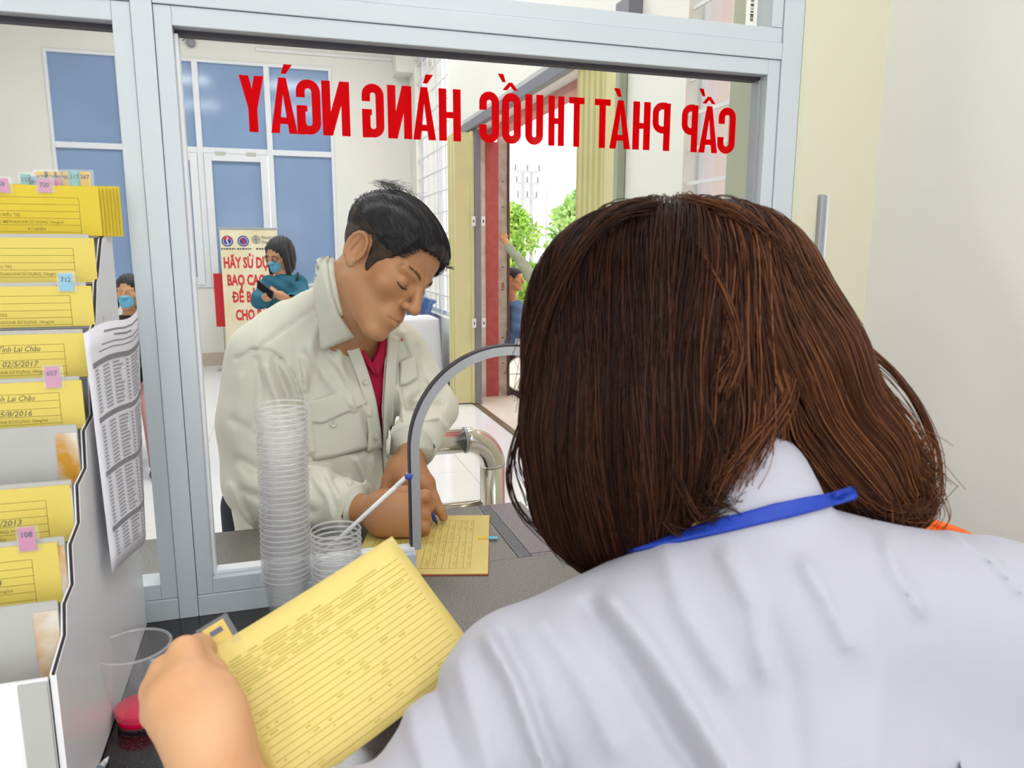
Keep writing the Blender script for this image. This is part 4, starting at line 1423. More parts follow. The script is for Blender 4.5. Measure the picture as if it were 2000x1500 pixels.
obj('table_top', box(tx1-0.6, tx1, 8.02, 8.58, 0.745, 0.77), M_cab, tbl)
for sx in (tx1-0.56, tx1-0.05):
    for sy in (8.06, 8.54):
        obj('leg', box(sx, sx+0.03, sy, sy+0.03, 0.002, 0.745), M_gpost, tbl)

# blue shell chairs against the entrance wall
M_blue = mat('glossy_blue_plastic', (62, 100, 160), 0.25, var=0.05, vscale=4)


def shell(x, y, face, label, group):
    """moulded chair, face = unit vector (x, y) it looks towards"""
    e = empty('shell_chair', (x, y, 0), label, 'chair', group)
    fx = np.array([face[0], face[1], 0.0]); sx = np.array([-face[1], face[0], 0.0]); o = np.array([x, y, 0.0])
    prof = [(0.24, 0.44), (0.20, 0.455), (0.05, 0.435), (-0.12, 0.43), (-0.19, 0.47), (-0.22, 0.56), (-0.235, 0.70), (-0.27, 0.84), (-0.31, 0.92), (-0.33, 0.925)]
    pr = curve_pts([(a, b, 0) for a, b in prof], 30)

    def fn(u, v):
        a, b, _ = pr[min(int(round(u*29)), 29)]
        s = (v-0.5)*2
        wd = 0.225*(1-0.12*max(0, u-0.7)/0.3)
        curl = 0.05*s*s*(1 if u > 0.45 else 0.6)
        rib = 0.010*math.cos(s*4.7)
        return o+sx*s*wd+fx*(a+(curl if u > 0.45 else 0)+(rib if u > 0.5 else 0))+np.array([0, 0, b+(curl if u <= 0.45 else 0)+(0 if u < 0.95 else -0.03*s*s)])
    obj('seat_shell', quad_sheet(fn, 30, 15, 0.008), M_blue, e, True)
    for s in (-0.16, 0.16):
        obj('leg', tube([o+sx*s+fx*0.16+np.array([0, 0, 0.01]), o+sx*s+fx*0.10+np.array([0, 0, 0.40]), o+sx*s-fx*0.10+np.array([0, 0, 0.40]), o+sx*s-fx*0.2+np.array([0, 0, 0.01])], 0.011, 8), M_ss, e, True)
    obj('cross_bar', tube([o-sx*0.23+np.array([0, 0, 0.395]), o+sx*0.23+np.array([0, 0, 0.395])], 0.014, 8), M_ss, e)
    return e


for k, (y, lb) in enumerate(((8.90, 'blue moulded plastic chair nearest the khaki gate in the wall row'), (9.39, 'middle blue moulded plastic chair in the wall row'), (9.88, 'blue moulded plastic chair furthest along the wall row'))):
    shell(RX-0.36, y, (-1.0, 0.0), lb, 'blue chairs by the barred window')

# orange bucket on the counter, seen past the woman's shoulder
M_orange = mat('orange_plastic', (255, 116, 44), 0.35, var=0.03)
oc = P(1742, 1050, 1.02); zt = oc[2]
R_ = 0.112
obk = empty('orange_bucket', (oc[0], oc[1], 1.0), 'orange plastic bucket rim showing behind the white shoulder, against the wall', 'bucket')
v, f = lathe([(0.0, 0.004), (R_*0.78, 0.004), (R_*0.80, 0.0), (R_*0.97, zt-1.0-0.016), (R_*0.985, zt-1.0-0.004), (R_*0.96, zt-1.0-0.002), (R_*0.78, 0.008), (0, 0.008)], (oc[0], oc[1], 1.0), 48)
obj('bucket_wall', (v, f), M_orange, obk, True)
obj('bucket_rim', tube([(oc[0]+R_*math.cos(a), oc[1]+R_*math.sin(a), zt-0.006) for a in np.linspace(0, 2*np.pi, 48, endpoint=False)], 0.006, 10, closed=True), M_orange, obk, True)

# ================================================================== outdoors
M_ground = mat('pale_forecourt', (214, 206, 192), 0.8, var=0.1, vscale=2)
tag(obj('ground', box(RX2, 60, -8, 80, -0.30, -0.06), M_ground), kind='structure')
# neighbouring red wall opposite the near window
tag(obj('wall_neighbour', box(4.6, 4.8, -2, 6.2, -0.06, 6.0), M_brick), kind='structure')
for k in range(9):
    z = 0.5+0.55*k
    tag(obj('trim_%d' % (k+2), box(4.585, 4.6, -2, 6.2, z, z+0.05), M_bar), kind='structure')
M_leaf = mat('sunny_leaf', (196, 226, 110), 0.6, col2=(140, 190, 64), vscale=3)
_b = M_leaf.node_tree.nodes['Principled BSDF']; _b.inputs['Transmission Weight'].default_value = 0.0
M_leaf2 = mat('pale_leaf', (206, 230, 150), 0.6, col2=(150, 200, 104), vscale=3)
M_bark = mat('grey_bark', (120, 104, 84), 0.9, var=0.2)


def tree(name, base, clumps, n, lsz, label, m, long=False):
    e = empty(name, base, label, 'tree', 'trees outside the entrance')
    base = np.array(base)
    obj('trunk', tube([base+np.array([0, 0, -0.05]), base+np.array([0.1, 0.1, clumps[0][2]*0.5]), base+np.array(clumps[0][:3])], [0.12, 0.09, 0.04], 8), M_bark, e, True)
    for c in clumps[1:]:
        obj('branch', tube([base+np.array([0.1, 0.1, clumps[0][2]*0.5]), base+np.array(c[:3])*0.8, base+np.array(c[:3])], [0.05, 0.035, 0.015], 6), M_bark, e, True)
    V = []; Fc = []
    for k in range(n):
        c = clumps[rng.integers(len(clumps))]
        d = rng.normal(size=3); d /= np.linalg.norm(d); r = c[3]*rng.random()**0.4
        p = base+np.array(c[:3])+d*r*np.array([1, 1, 0.85])
        a = rng.normal(size=3); a[2] -= 0.8 if long else 0.2; a /= np.linalg.norm(a)
        b = np.cross(a, rng.normal(size=3)); b /= np.linalg.norm(b)
        L_, W_ = lsz*(1.6 if long else 1)*rng.uniform(0.7, 1.3), lsz*(0.28 if long else 0.6)*rng.uniform(0.7, 1.3)
        m0 = len(V)
        V += [p, p+a*L_*0.4+b*W_, p+a*L_, p+a*L_*0.4-b*W_]
        Fc.append((m0, m0+1, m0+2, m0+3))
    fo = obj('foliage', (np.array(V), Fc), m, e)
    fo['kind'] = 'stuff'
    return e


t1 = at(1018, 640, 1, 14.0)
tree('bushy_tree', (t1[0]-0.15, 14.0, -0.06), [(0, 0, 1.9, 0.55), (-0.25, 0.2, 1.3, 0.55), (0.2, 0, 1.0, 0.5), (0.0, 0.1, 0.5, 0.5), (-0.1, 0, 2.2, 0.35)], 5200, 0.085, 'bright green narrow-leaved tree behind the seated man outdoors', M_leaf, True)
t2 = at(1100, 500, 1, 12.5)
tree('leafy_tree', (t2[0]+0.15, 12.5, -0.06), [(0, 0, 2.1, 0.45), (-0.1, 0, 1.65, 0.4), (0.3, 0.1, 1.8, 0.5), (0.25, 0, 2.35, 0.35)], 1700, 0.10, 'pale green broad-leaved tree beside the near gate outdoors', M_leaf2)
# power pole
pb = at(1029, 520, 1, 27)
pp = empty('power_pole', (pb[0], 27, -0.06), 'grey double power pole with insulators above the trees outdoors', 'pole')
M_pole = mat('pale_concrete_pole', (190, 188, 188), 0.8, var=0.06)
zt = at(1029, 335, 1, 27)[2]
for dx in (-0.17, 0.17):
    obj('mast', tube([(pb[0]+dx, 27, -0.06), (pb[0]+dx, 27, zt)], [0.10, 0.07], 8), M_pole, pp, True)
for zz, w in ((zt, 0.5), (zt-0.42, 0.45), (zt-0.95, 0.4)):
    arm = obj('cross_arm', box(pb[0]-w, pb[0]+w, 26.95, 27.05, zz-0.04, zz+0.04), M_pole, pp)
    for k in range(3):
        x = pb[0]-w+0.04+k*(w-0.04)
        v, f = lathe([(0.03, 0.03), (0.05, 0.08), (0.02, 0.1), (0.05, 0.16), (0.02, 0.18), (0.04, 0.24), (0, 0.26)], (x, 27, zz), 8)
        obj('insulator', (v, f), M_gpost, arm)
lp = at(1066, 520, 1, 24)
zl = at(1066, 372, 1, 24)[2]
lpole = empty('street_lamp', (lp[0], 24, -0.06), 'thin pale street lamp post right of the power pole outdoors', 'street lamp')
obj('mast', tube([(lp[0], 24, -0.06), (lp[0], 24, zl)], [0.05, 0.035], 8), M_pole, lpole)
obj('lamp_arm', tube([(lp[0], 24, zl), (lp[0]-0.1, 24, zl+0.05), (lp[0]-0.3, 24, zl+0.02)], 0.02, 6), M_pole, lpole)

# ================================================================== people
M_skin = mat('tan_skin', (200, 146, 104), 0.5, col2=(188, 130, 90), vscale=18, sss=0.08)
M_skin_pale = mat('light_skin', (210, 160, 120), 0.5, col2=(202, 146, 104), vscale=20, sss=0.08)
M_lip = mat('lip_tone', (176, 106, 92), 0.45, var=0.05)
M_black_hair = mat('black_hair', (44, 44, 50), 0.55, col2=(28, 27, 30), vscale=90, bump=0.25, bscale=320)
M_jacket = mat('cream_cotton', (234, 231, 215), 0.85, var=0.035, vscale=7, bump=0.12, bscale=26, sheen=0.1)
M_jacket_seam = mat('cream_stitching', (214, 211, 190), 0.85, var=0.03)
M_polo = mat('crimson_knit', (200, 26, 70), 0.8, var=0.12, vscale=20, bump=0.1)
M_trouser = mat('dark_navy_cloth', (46, 48, 60), 0.85, var=0.1)
M_button = mat('pearl_button', (224, 220, 202), 0.3, var=0.04)
M_shoe = mat('dark_shoe', (40, 36, 34), 0.5, var=0.1)
M_mask = mat('blue_surgical_mask', (112, 188, 226), 0.7, var=0.06, vscale=30)


class Frame:
    def __init__(s, c, fwd, up, k=1.0):
        s.c = np.asarray(c, float); s.k = k
        s.F = np.asarray(fwd, float)/np.linalg.norm(fwd)
        u = np.asarray(up, float); u = u-s.F*(u@s.F); s.U = u/np.linalg.norm(u)
        s.S = np.cross(s.F, s.U)
        s.A = np.stack([s.S, s.F, s.U])

    def loc(s, p): return ((p-s.c)@s.A.T)/s.k
    def w(s, q): return s.c+s.k*(np.asarray(q, float)@s.A)


def head_sdf(q, ears=True, eyes=True):
    m = q*np.array([1.0, 1, 1]); a = np.abs(q[:, 0]); m = np.stack([a, q[:, 1], q[:, 2]], 1)
    d = ell(q, (0, -0.014, 0.044), (0.074, 0.092, 0.080))
    d = smin(d, ell(q, (0, 0.036, 0.052), (0.060, 0.050, 0.046)), 0.03)
    d = smin(d, ell(q, (0, 0.030, -0.022), (0.058, 0.062, 0.082)), 0.025)
    d = smin(d, cap(m, (0.046, 0.004, -0.048), (0.016, 0.068, -0.098), 0.019, 0.015), 0.03)
    d = smin(d, ell(q, (0, 0.078, -0.100), (0.019, 0.015, 0.015)), 0.02)
    d = smin(d, ell(m, (0.043, 0.058, -0.014), (0.020, 0.022, 0.017)), 0.025)
    d = smin(d, cap(m, (0.012, 0.0885, 0.024), (0.046, 0.073, 0.026), 0.0075, 0.0075), 0.014)
    d = smin(d, ell(q, (0, 0.084, -0.062), (0.028, 0.016, 0.022)), 0.018)
    if eyes:
        d = smax(d, -ell(m, (0.032, 0.100, 0.004), (0.017, 0.014, 0.009)), 0.012)
        d = smin(d, ell(m, (0.031, 0.0765, 0.003), (0.0145, 0.0125, 0.0115)), 0.003)
    d = smin(d, cap(q, (0, 0.091, 0.016), (0, 0.115, -0.024), 0.0078, 0.0100), 0.010)
    d = smin(d, ell(m, (0.0125, 0.102, -0.028), (0.0085, 0.0100, 0.0078)), 0.006)
    d = smin(d, ell(q, (0, 0.113, -0.026), (0.0105, 0.010, 0.0095)), 0.006)
    d = smin(d, cap(m, (0.0, 0.099, -0.0575), (0.021, 0.089, -0.0605), 0.0058, 0.0035), 0.004)
    d = smin(d, cap(m, (0.0, 0.097, -0.0700), (0.018, 0.088, -0.0665), 0.0068, 0.0038), 0.004)
    d = smax(d, -cap(m, (0.0, 0.105, -0.0635), (0.024, 0.092, -0.0635), 0.0016, 0.0012), 0.003)
    if ears:
        er = m-np.array([0.078, -0.010, 0.003])
        er = np.stack([er[:, 0]*0.94+er[:, 1]*0.34, er[:, 1]*0.94-er[:, 0]*0.34, er[:, 2]+er[:, 1]*0.2], 1)   # flares back from the skull
        e = ell(er, (0, 0, 0), (0.0085, 0.020, 0.032))
        e = smax(e, -ell(er, (0.010, 0.001, 0.003), (0.0110, 0.0140, 0.0240)), 0.0025)
        ring = [(0.0055, 0.0175*np.cos(t), 0.0285*np.sin(t)) for t in np.linspace(-0.5, 4.0, 11)]
        for k in range(10):
            e = smin(e, cap(er, ring[k], ring[k+1], 0.0032, 0.0032), 0.002)
        e = smin(e, cap(er, (0.003, -0.006, 0.016), (0.003, -0.007, -0.010), 0.0022, 0.0025), 0.003)
        e = smin(e, ell(er, (0.002, 0.012, -0.004), (0.005, 0.005, 0.007)), 0.003)
        e = smax(e, -ell(er, (0.006, 0.004, -0.004), (0.006, 0.006, 0.008)), 0.002)
        e = smin(e, ell(er, (-0.001, 0.006, -0.026), (0.005, 0.009, 0.010)), 0.005)
        d = smin(d, e, 0.004)
    return d


def strand_tubes(paths, r0, r1, n=3):
    """hair fibres: (S, K, 3) points -> one mesh of thin tapered tubes"""
    paths = np.asarray(paths, float)
    S, K, _ = paths.shape
    t = np.gradient(paths, axis=1); t /= np.linalg.norm(t, axis=2)[..., None]+1e-12
    a = np.empty_like(t)
    v0 = np.cross(t[:, 0], np.array([0.31, 0.55, 0.77])); v0 /= np.linalg.norm(v0, axis=1)[:, None]+1e-12
    for k in range(K):                                    # carry the ring along without twist
        v0 = v0-t[:, k]*np.sum(v0*t[:, k], 1)[:, None]
        v0 /= np.linalg.norm(v0, axis=1)[:, None]+1e-12
        a[:, k] = v0
    b = np.cross(t, a)
    rr = (np.linspace(r0, r1, K)*np.clip(0.25+np.arange(K)/4.0, 0, 1))[None, :, None]
    ring = np.stack([paths+rr*(np.cos(2*np.pi*k/n)*a+np.sin(2*np.pi*k/n)*b) for k in range(n)], 2)
    V = ring.reshape(-1, 3)
    base = (np.arange(S)[:, None, None]*K+np.arange(K-1)[None, :, None])*n
    k = np.arange(n)[None, None, :]; k2 = (k+1) % n
    F = np.stack([base+k, base+k2, base+n+k2, base+n+k], -1).reshape(-1, 4)
    return V, F


def cat_geo(*gs):
    V = []; F = []; n = 0
    for v, f in gs:
        v = np.asarray(v); f = np.asarray(f)
        V.append(v); F.append(f+n); n += len(v)
    return np.concatenate(V), np.concatenate(F)


def bridge(g, path, rad, n=10):
    """grow a limb along path, welded at both ends to the nearest skin of g"""
    v, f = np.asarray(g[0]), [list(map(int, q)) for q in g[1]]
    tv, tf2 = tube(path, rad, n, caps=False)
    m = len(v); K2 = len(path)
    f += [[int(i)+m for i in q] for q in tf2]
    for row in (0, K2-1):
        ring = tv[row*n:(row+1)*n]
        near = [int(np.argmin(((v-r)**2).sum(1))) for r in ring]
        for i in range(n):
            j = (i+1) % n
            a, b = m+row*n+i, m+row*n+j
            f.append([a, b, near[i]] if near[i] == near[j] else [a, b, near[j], near[i]])
    V = np.concatenate([v, tv])
    used = np.zeros(len(V), bool)
    used[np.concatenate([np.asarray(q) for q in f])] = True
    new = np.cumsum(used)-1
    return V[used], [[int(new[i]) for i in q] for q in f]


def aabb(pts, pad):
    pts = np.asarray(pts)
    return pts.min(0)-pad, pts.max(0)+pad


# ------------------------------------------------------------------ the man writing at the hatch
HF = Frame(P(746, 520, 1.50), cv(0.72, -0.58, 0.40), cv(0.56, 0.82, 0.05), 1.0)
J = lambda x, y, d: P(x, y, d)
# pose in the place: shoulders, elbows, wrists
nS, nE, nW = J(520, 705, 1.62), J(508, 945, 1.60), J(690, 990, 1.50)
fS, fE, fW = J(775, 700, 1.78), J(842, 800, 1.74), J(806, 868, 1.58)
neck0, neck1 = HF.w((0, -0.025, -0.05)), J(668, 640, 1.63)
chest, waist, hip = J(655, 760, 1.74), J(610, 960, 1.80), J(600, 1130, 1.86)


def man_torso(p):
    d = uni([cap(p, chest, waist, 0.135, 0.145), cap(p, waist, hip, 0.145, 0.15), cap(p, J(560, 690, 1.66), J(740, 700, 1.76), 0.082, 0.080),
             cap(p, J(672, 580, 1.62), J(580, 655, 1.64), 0.050, 0.070), cap(p, J(690, 640, 1.64), J(750, 690, 1.74), 0.055, 0.070)], 0.05)
    return d


def man_jacket0(p):
    d = man_torso(p)
    d = smin(d, chain(p, [nS, (nS+nE)/2+cv(-1, 0, 0.2)*0.012, nE], [0.080, 0.076, 0.068], 0.02), 0.035)
    d = smin(d, chain(p, [nE, (nE+nW)/2, nW+(nW-nE)*0.02], [0.067, 0.062, 0.044], 0.02), 0.02)
    d = smin(d, chain(p, [fS, fE], [0.075, 0.054], 0.02), 0.03)
    d = smin(d, chain(p, [fE, fW], [0.053, 0.046], 0.02), 0.02)
    d = smin(d, cap(p, J(535, 960, 1.72), J(560, 1110, 1.80), 0.085, 0.095), 0.03)
    return d


FOLD = [  # (polyline in the photograph, width px, height m): creases and seams of the cloth
    ([(548, 700), (573, 735), (587, 775), (592, 830)], 5, -0.006), ([(463, 700), (493, 683), (533, 687), (548, 700)], 4, -0.005),
    ([(630, 592), (585, 622), (540, 653), (500, 684)], 4, -0.003),
    ([(560, 720), (600, 800), (610, 880)], 14, 0.006), ([(520, 720), (545, 790), (548, 850)], 12, 0.006), ([(470, 740), (462, 860), (480, 960)], 18, 0.005),
    ([(600, 680), (640, 740), (690, 800)], 14, 0.005), ([(640, 690), (690, 750), (720, 810)], 10, 0.005), ([(700, 900), (722, 950), (730, 1000)], 10, 0.007),
    ([(640, 930), (665, 985), (668, 1010)], 8, 0.006), ([(680, 938), (700, 965), (706, 1000)], 7, 0.006), ([(612, 930), (640, 970), (650, 1020)], 9, 0.005),
    ([(655, 935), (676, 960), (690, 1000)], 7, -0.004), ([(790, 650), (812, 700), (838, 745)], 10, 0.006), ([(810, 780), (850, 760)], 10, 0.006),
    ([(800, 800), (860, 790)], 10, -0.005), ([(470, 900), (520, 930), (590, 930)], 14, -0.007), ([(455, 820), (500, 850), (560, 850)], 12, -0.004),
    ([(760, 660), (770, 740), (765, 860)], 5, 0.004), ([(700, 690), (716, 750), (728, 820), (730, 880)], 4, 0.003), ([(660, 870), (700, 880), (735, 860)], 10, -0.005), ([(620, 890), (690, 880)], 5, -0.003),
    ([(655, 640), (668, 720), (690, 790)], 9, 0.005), ([(640, 600), (610, 660), (600, 740)], 12, 0.004), ([(590, 700), (598, 760)], 7, 0.005), ([(500, 700), (508, 760), (500, 830)], 10, -0.005),
    ([(535, 700), (560, 770), (570, 840)], 8, -0.005), ([(560, 880), (600, 910), (640, 915)], 9, 0.005), ([(480, 960), (540, 985), (610, 1000)], 12, -0.005), ([(730, 900), (735, 980), (720, 1040)], 10, 0.006),
    ([(450, 950), (470, 1000), (500, 1040)], 9, 0.006), ([(815, 680), (830, 730), (836, 780)], 8, -0.005), ([(780, 760), (790, 830)], 7, 0.006), ([(826, 820), (860, 815), (872, 835)], 6, 0.005)]


def fold_field(p, folds, dmax):
    q = pix(p)
    x = np.clip(q[:, 0], -3000, 5000); y = np.clip(q[:, 1], -3000, 5000)
    xy = np.stack([x, y], 1)
    s = np.zeros(len(p))
    front = np.clip((dmax-q[:, 2])/0.05, 0, 1)
    for pl, w, h in folds:
        s += 2.0*h*np.exp(-(seg2(xy, pl)/(0.8*w))**2)
    return s*front


OPEN = [(640, 560), (662, 606), (690, 650), (708, 693), (720, 730), (733, 783), (741, 835), (745, 905), (748, 860), (745, 800), (751, 700), (756, 650), (760, 560), (700, 520)]
VEE = [(640, 540), (672, 620), (704, 672), (724, 708), (736, 680), (742, 640), (760, 540)]


def carve(p, poly, dlim, dd=None):
    q = pix(p)
    pd = poly2(q[:, :2], poly)*np.abs(q[:, 2])*KD/FPX
    return np.maximum(pd, q[:, 2]-dlim)


def man_jacket(p):
    d = man_jacket0(p)
    near = np.abs(d) < 0.05
    if near.any():
        pn = p[near]
        dn = d[near]-fold_field(pn, FOLD, 1.85)
        dn = dn-0.0022*np.sin(pn[:, 2]*34+pn[:, 0]*52+2.0*np.sin(pn[:, 0]*21))*np.sin(pn[:, 0]*40-pn[:, 1]*25+pn[:, 2]*9)
        dn = np.maximum(dn, -carve(pn, OPEN, 1.80))
        # cut at the cuffs
        dn = np.where((np.linalg.norm(pn-nW, axis=1) < 0.10), smax(dn, (pn-(nW+(nW-nE)*0.02))@((nW-nE)/np.linalg.norm(nW-nE)), 0.004), dn)
        dn = np.where((np.linalg.norm(pn-fW, axis=1) < 0.09), smax(dn, (pn-fW)@((fW-fE)/np.linalg.norm(fW-fE)), 0.004), dn)
        # neck hole
        dn = smax(dn, -cap(pn, neck0, neck0+(neck1-neck0)*0.62, 0.055, 0.050), 0.006)
        d = d.copy(); d[near] = dn
    return d


def man_polo(p):
    d = man_torso(p)+0.012
    d = np.maximum(d, -carve(p, VEE, 1.80))
    return smax(d, -cap(p, neck0, neck1, 0.058, 0.064), 0.006)


def man_core(p):
    return man_torso(p)+0.022


def man_head(p):
    d = HF.k*head_sdf(HF.loc(p))
    n = smin(cap(p, neck0, neck1, 0.054, 0.062), cap(p, HF.w((0, 0.02, -0.06)), neck1+cv(0.4, 0, 0.3)*0.02, 0.040, 0.045), 0.03)
    d = smin(d, n, 0.022)
    return smin(d, np.maximum(man_core(p), (p[:, 2]-neck1[2]-0.02)), 0.03)


# hands: chains of (pixel x, pixel y, depth) joints with radii
def hand_of(joints, k=0.006):
    def fn(p):
        d = None
        for pts, rad, kk in joints:
            c = chain(p, [J(*q) if len(q) == 3 and q[0] > 5 else np.array(q) for q in pts], rad, 0.004)
            d = c if d is None else smin(d, c, kk)
        return d
    return fn


HZ = 1.50
R_HAND = [  # near hand: a loose fist round the pen
    ([(660, 985, 1.53), (722, 998, 1.485), (752, 1004, 1.47)], [0.033, 0.027, 0.028], 0.01),
    ([(748, 985, 1.47), (800, 985, 1.465)], [0.028, 0.022], 0.02), ([(748, 1005, 1.465), (800, 1012, 1.46)], [0.030, 0.021], 0.02),
    ([(748, 1020, 1.47), (792, 1030, 1.462)], [0.026, 0.018], 0.02),
    ([(796, 978, 1.468), (830, 969, 1.475), (838, 988, 1.49), (826, 1001, 1.497)], [0.0145, 0.0125, 0.0110, 0.009], 0.006),
    ([(796, 998, 1.46), (828, 1003, 1.468), (832, 1017, 1.485), (818, 1022, 1.492)], [0.0145, 0.0125, 0.0110, 0.009], 0.005),
    ([(796, 1016, 1.46), (826, 1028, 1.466), (828, 1036, 1.482), (812, 1036, 1.488)], [0.0135, 0.0115, 0.0105, 0.009], 0.005),
    ([(788, 1030, 1.462), (812, 1040, 1.468), (812, 1044, 1.482), (796, 1042, 1.488)], [0.0115, 0.0105, 0.0095, 0.008], 0.005),
    ([(752, 975, 1.485), (790, 962, 1.495), (818, 985, 1.505), (832, 1000, 1.505)], [0.016, 0.0135, 0.012, 0.009], 0.010)]
L_HAND = [
    ([(806, 840, 1.62), (802, 895, 1.575), (800, 925, 1.56)], [0.030, 0.025, 0.028], 0.01),
    ([(800, 915, 1.56), (830, 945, 1.545)], [0.027, 0.020], 0.02), ([(792, 920, 1.565), (806, 955, 1.555)], [0.026, 0.020], 0.02), ([(780, 918, 1.57), (778, 955, 1.565)], [0.024, 0.018], 0.02),
    ([(834, 940, 1.545), (846, 972, 1.54), (858, 995, 1.54), (866, 1010, 1.545)], [0.0130, 0.0115, 0.0100, 0.0085], 0.006),
    ([(820, 952, 1.548), (832, 985, 1.54), (838, 1005, 1.54), (836, 1020, 1.545)], [0.0130, 0.0115, 0.0100, 0.0085], 0.005),
    ([(804, 958, 1.555), (806, 990, 1.545), (808, 1010, 1.545), (806, 1024, 1.55)], [0.0125, 0.0110, 0.0100, 0.0085], 0.005),
    ([(784, 956, 1.562), (776, 985, 1.555), (776, 1004, 1.555), (776, 1016, 1.556)], [0.0110, 0.0100, 0.0090, 0.0080], 0.005),
    ([(776, 905, 1.57), (760, 935, 1.56), (752, 962, 1.555), (752, 982, 1.555)], [0.0150, 0.0130, 0.0115, 0.0095], 0.010)]
fr, flh = hand_of(R_HAND), hand_of(L_HAND)

man = empty('person', (hip[0], hip[1], 0), 'man in a cream jacket and crimson polo bending over the counter to write', 'person')


def pts_of(js): return np.array([J(*q) for pl, _, _ in js for q in pl])


lo, hi = aabb([HF.w((a, b, c)) for a in (-.09, .09) for b in (-.12, .13) for c in (-.13, .14)]+[neck1], 0.03)
g_head = relax(surfnet(man_head, lo, hi, 0.0022), 1, 0.4)
lo, hi = aabb([chest, waist, hip, fS, nS], 0.14); hi[2] = neck1[2]+0.01
g_core = surfnet(lambda p: np.maximum(man_core(p), p[:, 2]-neck1[2]+0.0), lo, hi, 0.008)
g_rh = relax(surfnet(fr, *aabb(pts_of(R_HAND), 0.04), 0.0018), 1, 0.4)
g_lh = relax(surfnet(flh, *aabb(pts_of(L_HAND), 0.04), 0.0018), 1, 0.4)
gb = cat_geo(g_head, g_rh, g_lh)
gb = bridge(gb, [neck1-np.array([0, 0, 0.03]), nS, nE, J(672, 986, 1.525)], [0.03, 0.035, 0.03, 0.024])
gb = bridge(gb, [neck1-np.array([0, 0, 0.04]), fS, fE+cv(-1, 0, 0)*0.01, J(806, 846, 1.615)], [0.03, 0.03, 0.022, 0.018])
obj('body', gb, M_skin, man, True)
lo, hi = aabb([chest, waist, hip, fS, nS, fE, nE, nW, fW, J(690, 590, 1.6)], 0.16); lo[2] = 0.78
jk = obj('jacket', relax(surfnet(lambda p: np.maximum(man_jacket(p), 0.80-p[:, 2]), lo, hi, 0.0042), 1, 0.4), M_jacket, man, True)
lo, hi = aabb([chest, waist, J(690, 600, 1.6)], 0.15); lo[2] = 1.0
obj('polo_shirt', surfnet(lambda p: np.maximum(man_polo(p), 1.0-p[:, 2]), lo, hi, 0.0045), M_polo, man, True)
# legs and shoes
legs = []
for s in (-1, 1):
    k = np.array([hip[0]+0.09*s, hip[1]-0.02*s, 0.95])
    legs.append((k, np.array([k[0]+0.02*s, k[1]+0.03, 0.5]), np.array([k[0]+0.02*s, k[1]+0.10, 0.09])))
def man_legs(p):
    d = ell(p, (hip[0], hip[1], 0.90), (0.135, 0.12, 0.12))
    for a, b, c in legs:
        d = smin(d, chain(p, [a, b, c], [0.088, 0.066, 0.055], 0.02), 0.03)
    return d
obj('trousers', surfnet(man_legs, (hip[0]-0.25, hip[1]-0.2, 0.03), (hip[0]+0.25, hip[1]+0.28, 1.06), 0.009), M_trouser, man, True)
for a, b, c in legs:
    obj('shoe', surfnet(lambda p: np.maximum(smin(ell(p, c+np.array([0, -0.06, -0.05]), (0.045, 0.12, 0.045)), ell(p, c+np.array([0, 0.01, -0.02]), (0.045, 0.05, 0.06)), 0.02), 0.001-p[:, 2]),
                        c+np.array([-0.08, -0.22, -0.1]), c+np.array([0.08, 0.1, 0.06]), 0.008), M_shoe, man, True)

# hair: clipped sides, thicker top
def man_hair(p, off=0.0):
    q = HF.loc(p)
    a = np.abs(q[:, 0]); f, u = q[:, 1], q[:, 2]
    skull = head_sdf(q, False, False)
    line = np.interp(f, [-0.11, -0.085, -0.05, -0.038, -0.020, -0.004, 0.006, 0.012, 0.026, 0.034, 0.046, 0.060, 0.075, 0.12],
                     [-0.050, -0.052, -0.044, -0.020, 0.026, 0.036, 0.028, -0.014, -0.020, 0.010, 0.020, 0.036, 0.070, 0.076])
    line = np.where(a < 0.050, np.maximum(line, np.interp(f, [-0.02, 0.04, 0.085, 0.12], [-0.08, 0.036, 0.076, 0.080])), line)
    line = line-0.002*np.sin(q[:, 0]*420)-0.002*np.sin(f*390)
    top = np.clip((u-0.020)/0.060, 0, 1)
    th = 0.0022+0.0125*top*top*(3-2*top)
    d = smax(skull-th, (line-u)*0.8, 0.0015+0.004*0.5)
    return HF.k*(d-0.0010*np.sin(q[:, 0]*260+f*60)*top)


lo, hi = aabb([HF.w((a, b, c)) for a in (-.09, .09) for b in (-.12, .13) for c in (-.06, .15)], 0.02)
def side_cut(p):
    q = HF.loc(p)
    return q[:, 2]-(0.046-0.25*q[:, 1]+0.003*np.sin(q[:, 1]*300))


hr = obj('hair', surfnet(lambda p: np.maximum(man_hair(p), -side_cut(p)), lo, hi, 0.0025), M_black_hair, man, True)
obj('clipped_sides', surfnet(lambda p: np.maximum(man_hair(p)+0.0004, side_cut(p)-0.001), lo, hi, 0.0025), mat('clipped_stubble', (74, 58, 48), 0.7, col2=(44, 36, 34), vscale=60, bump=0.2, bscale=500), hr, True)
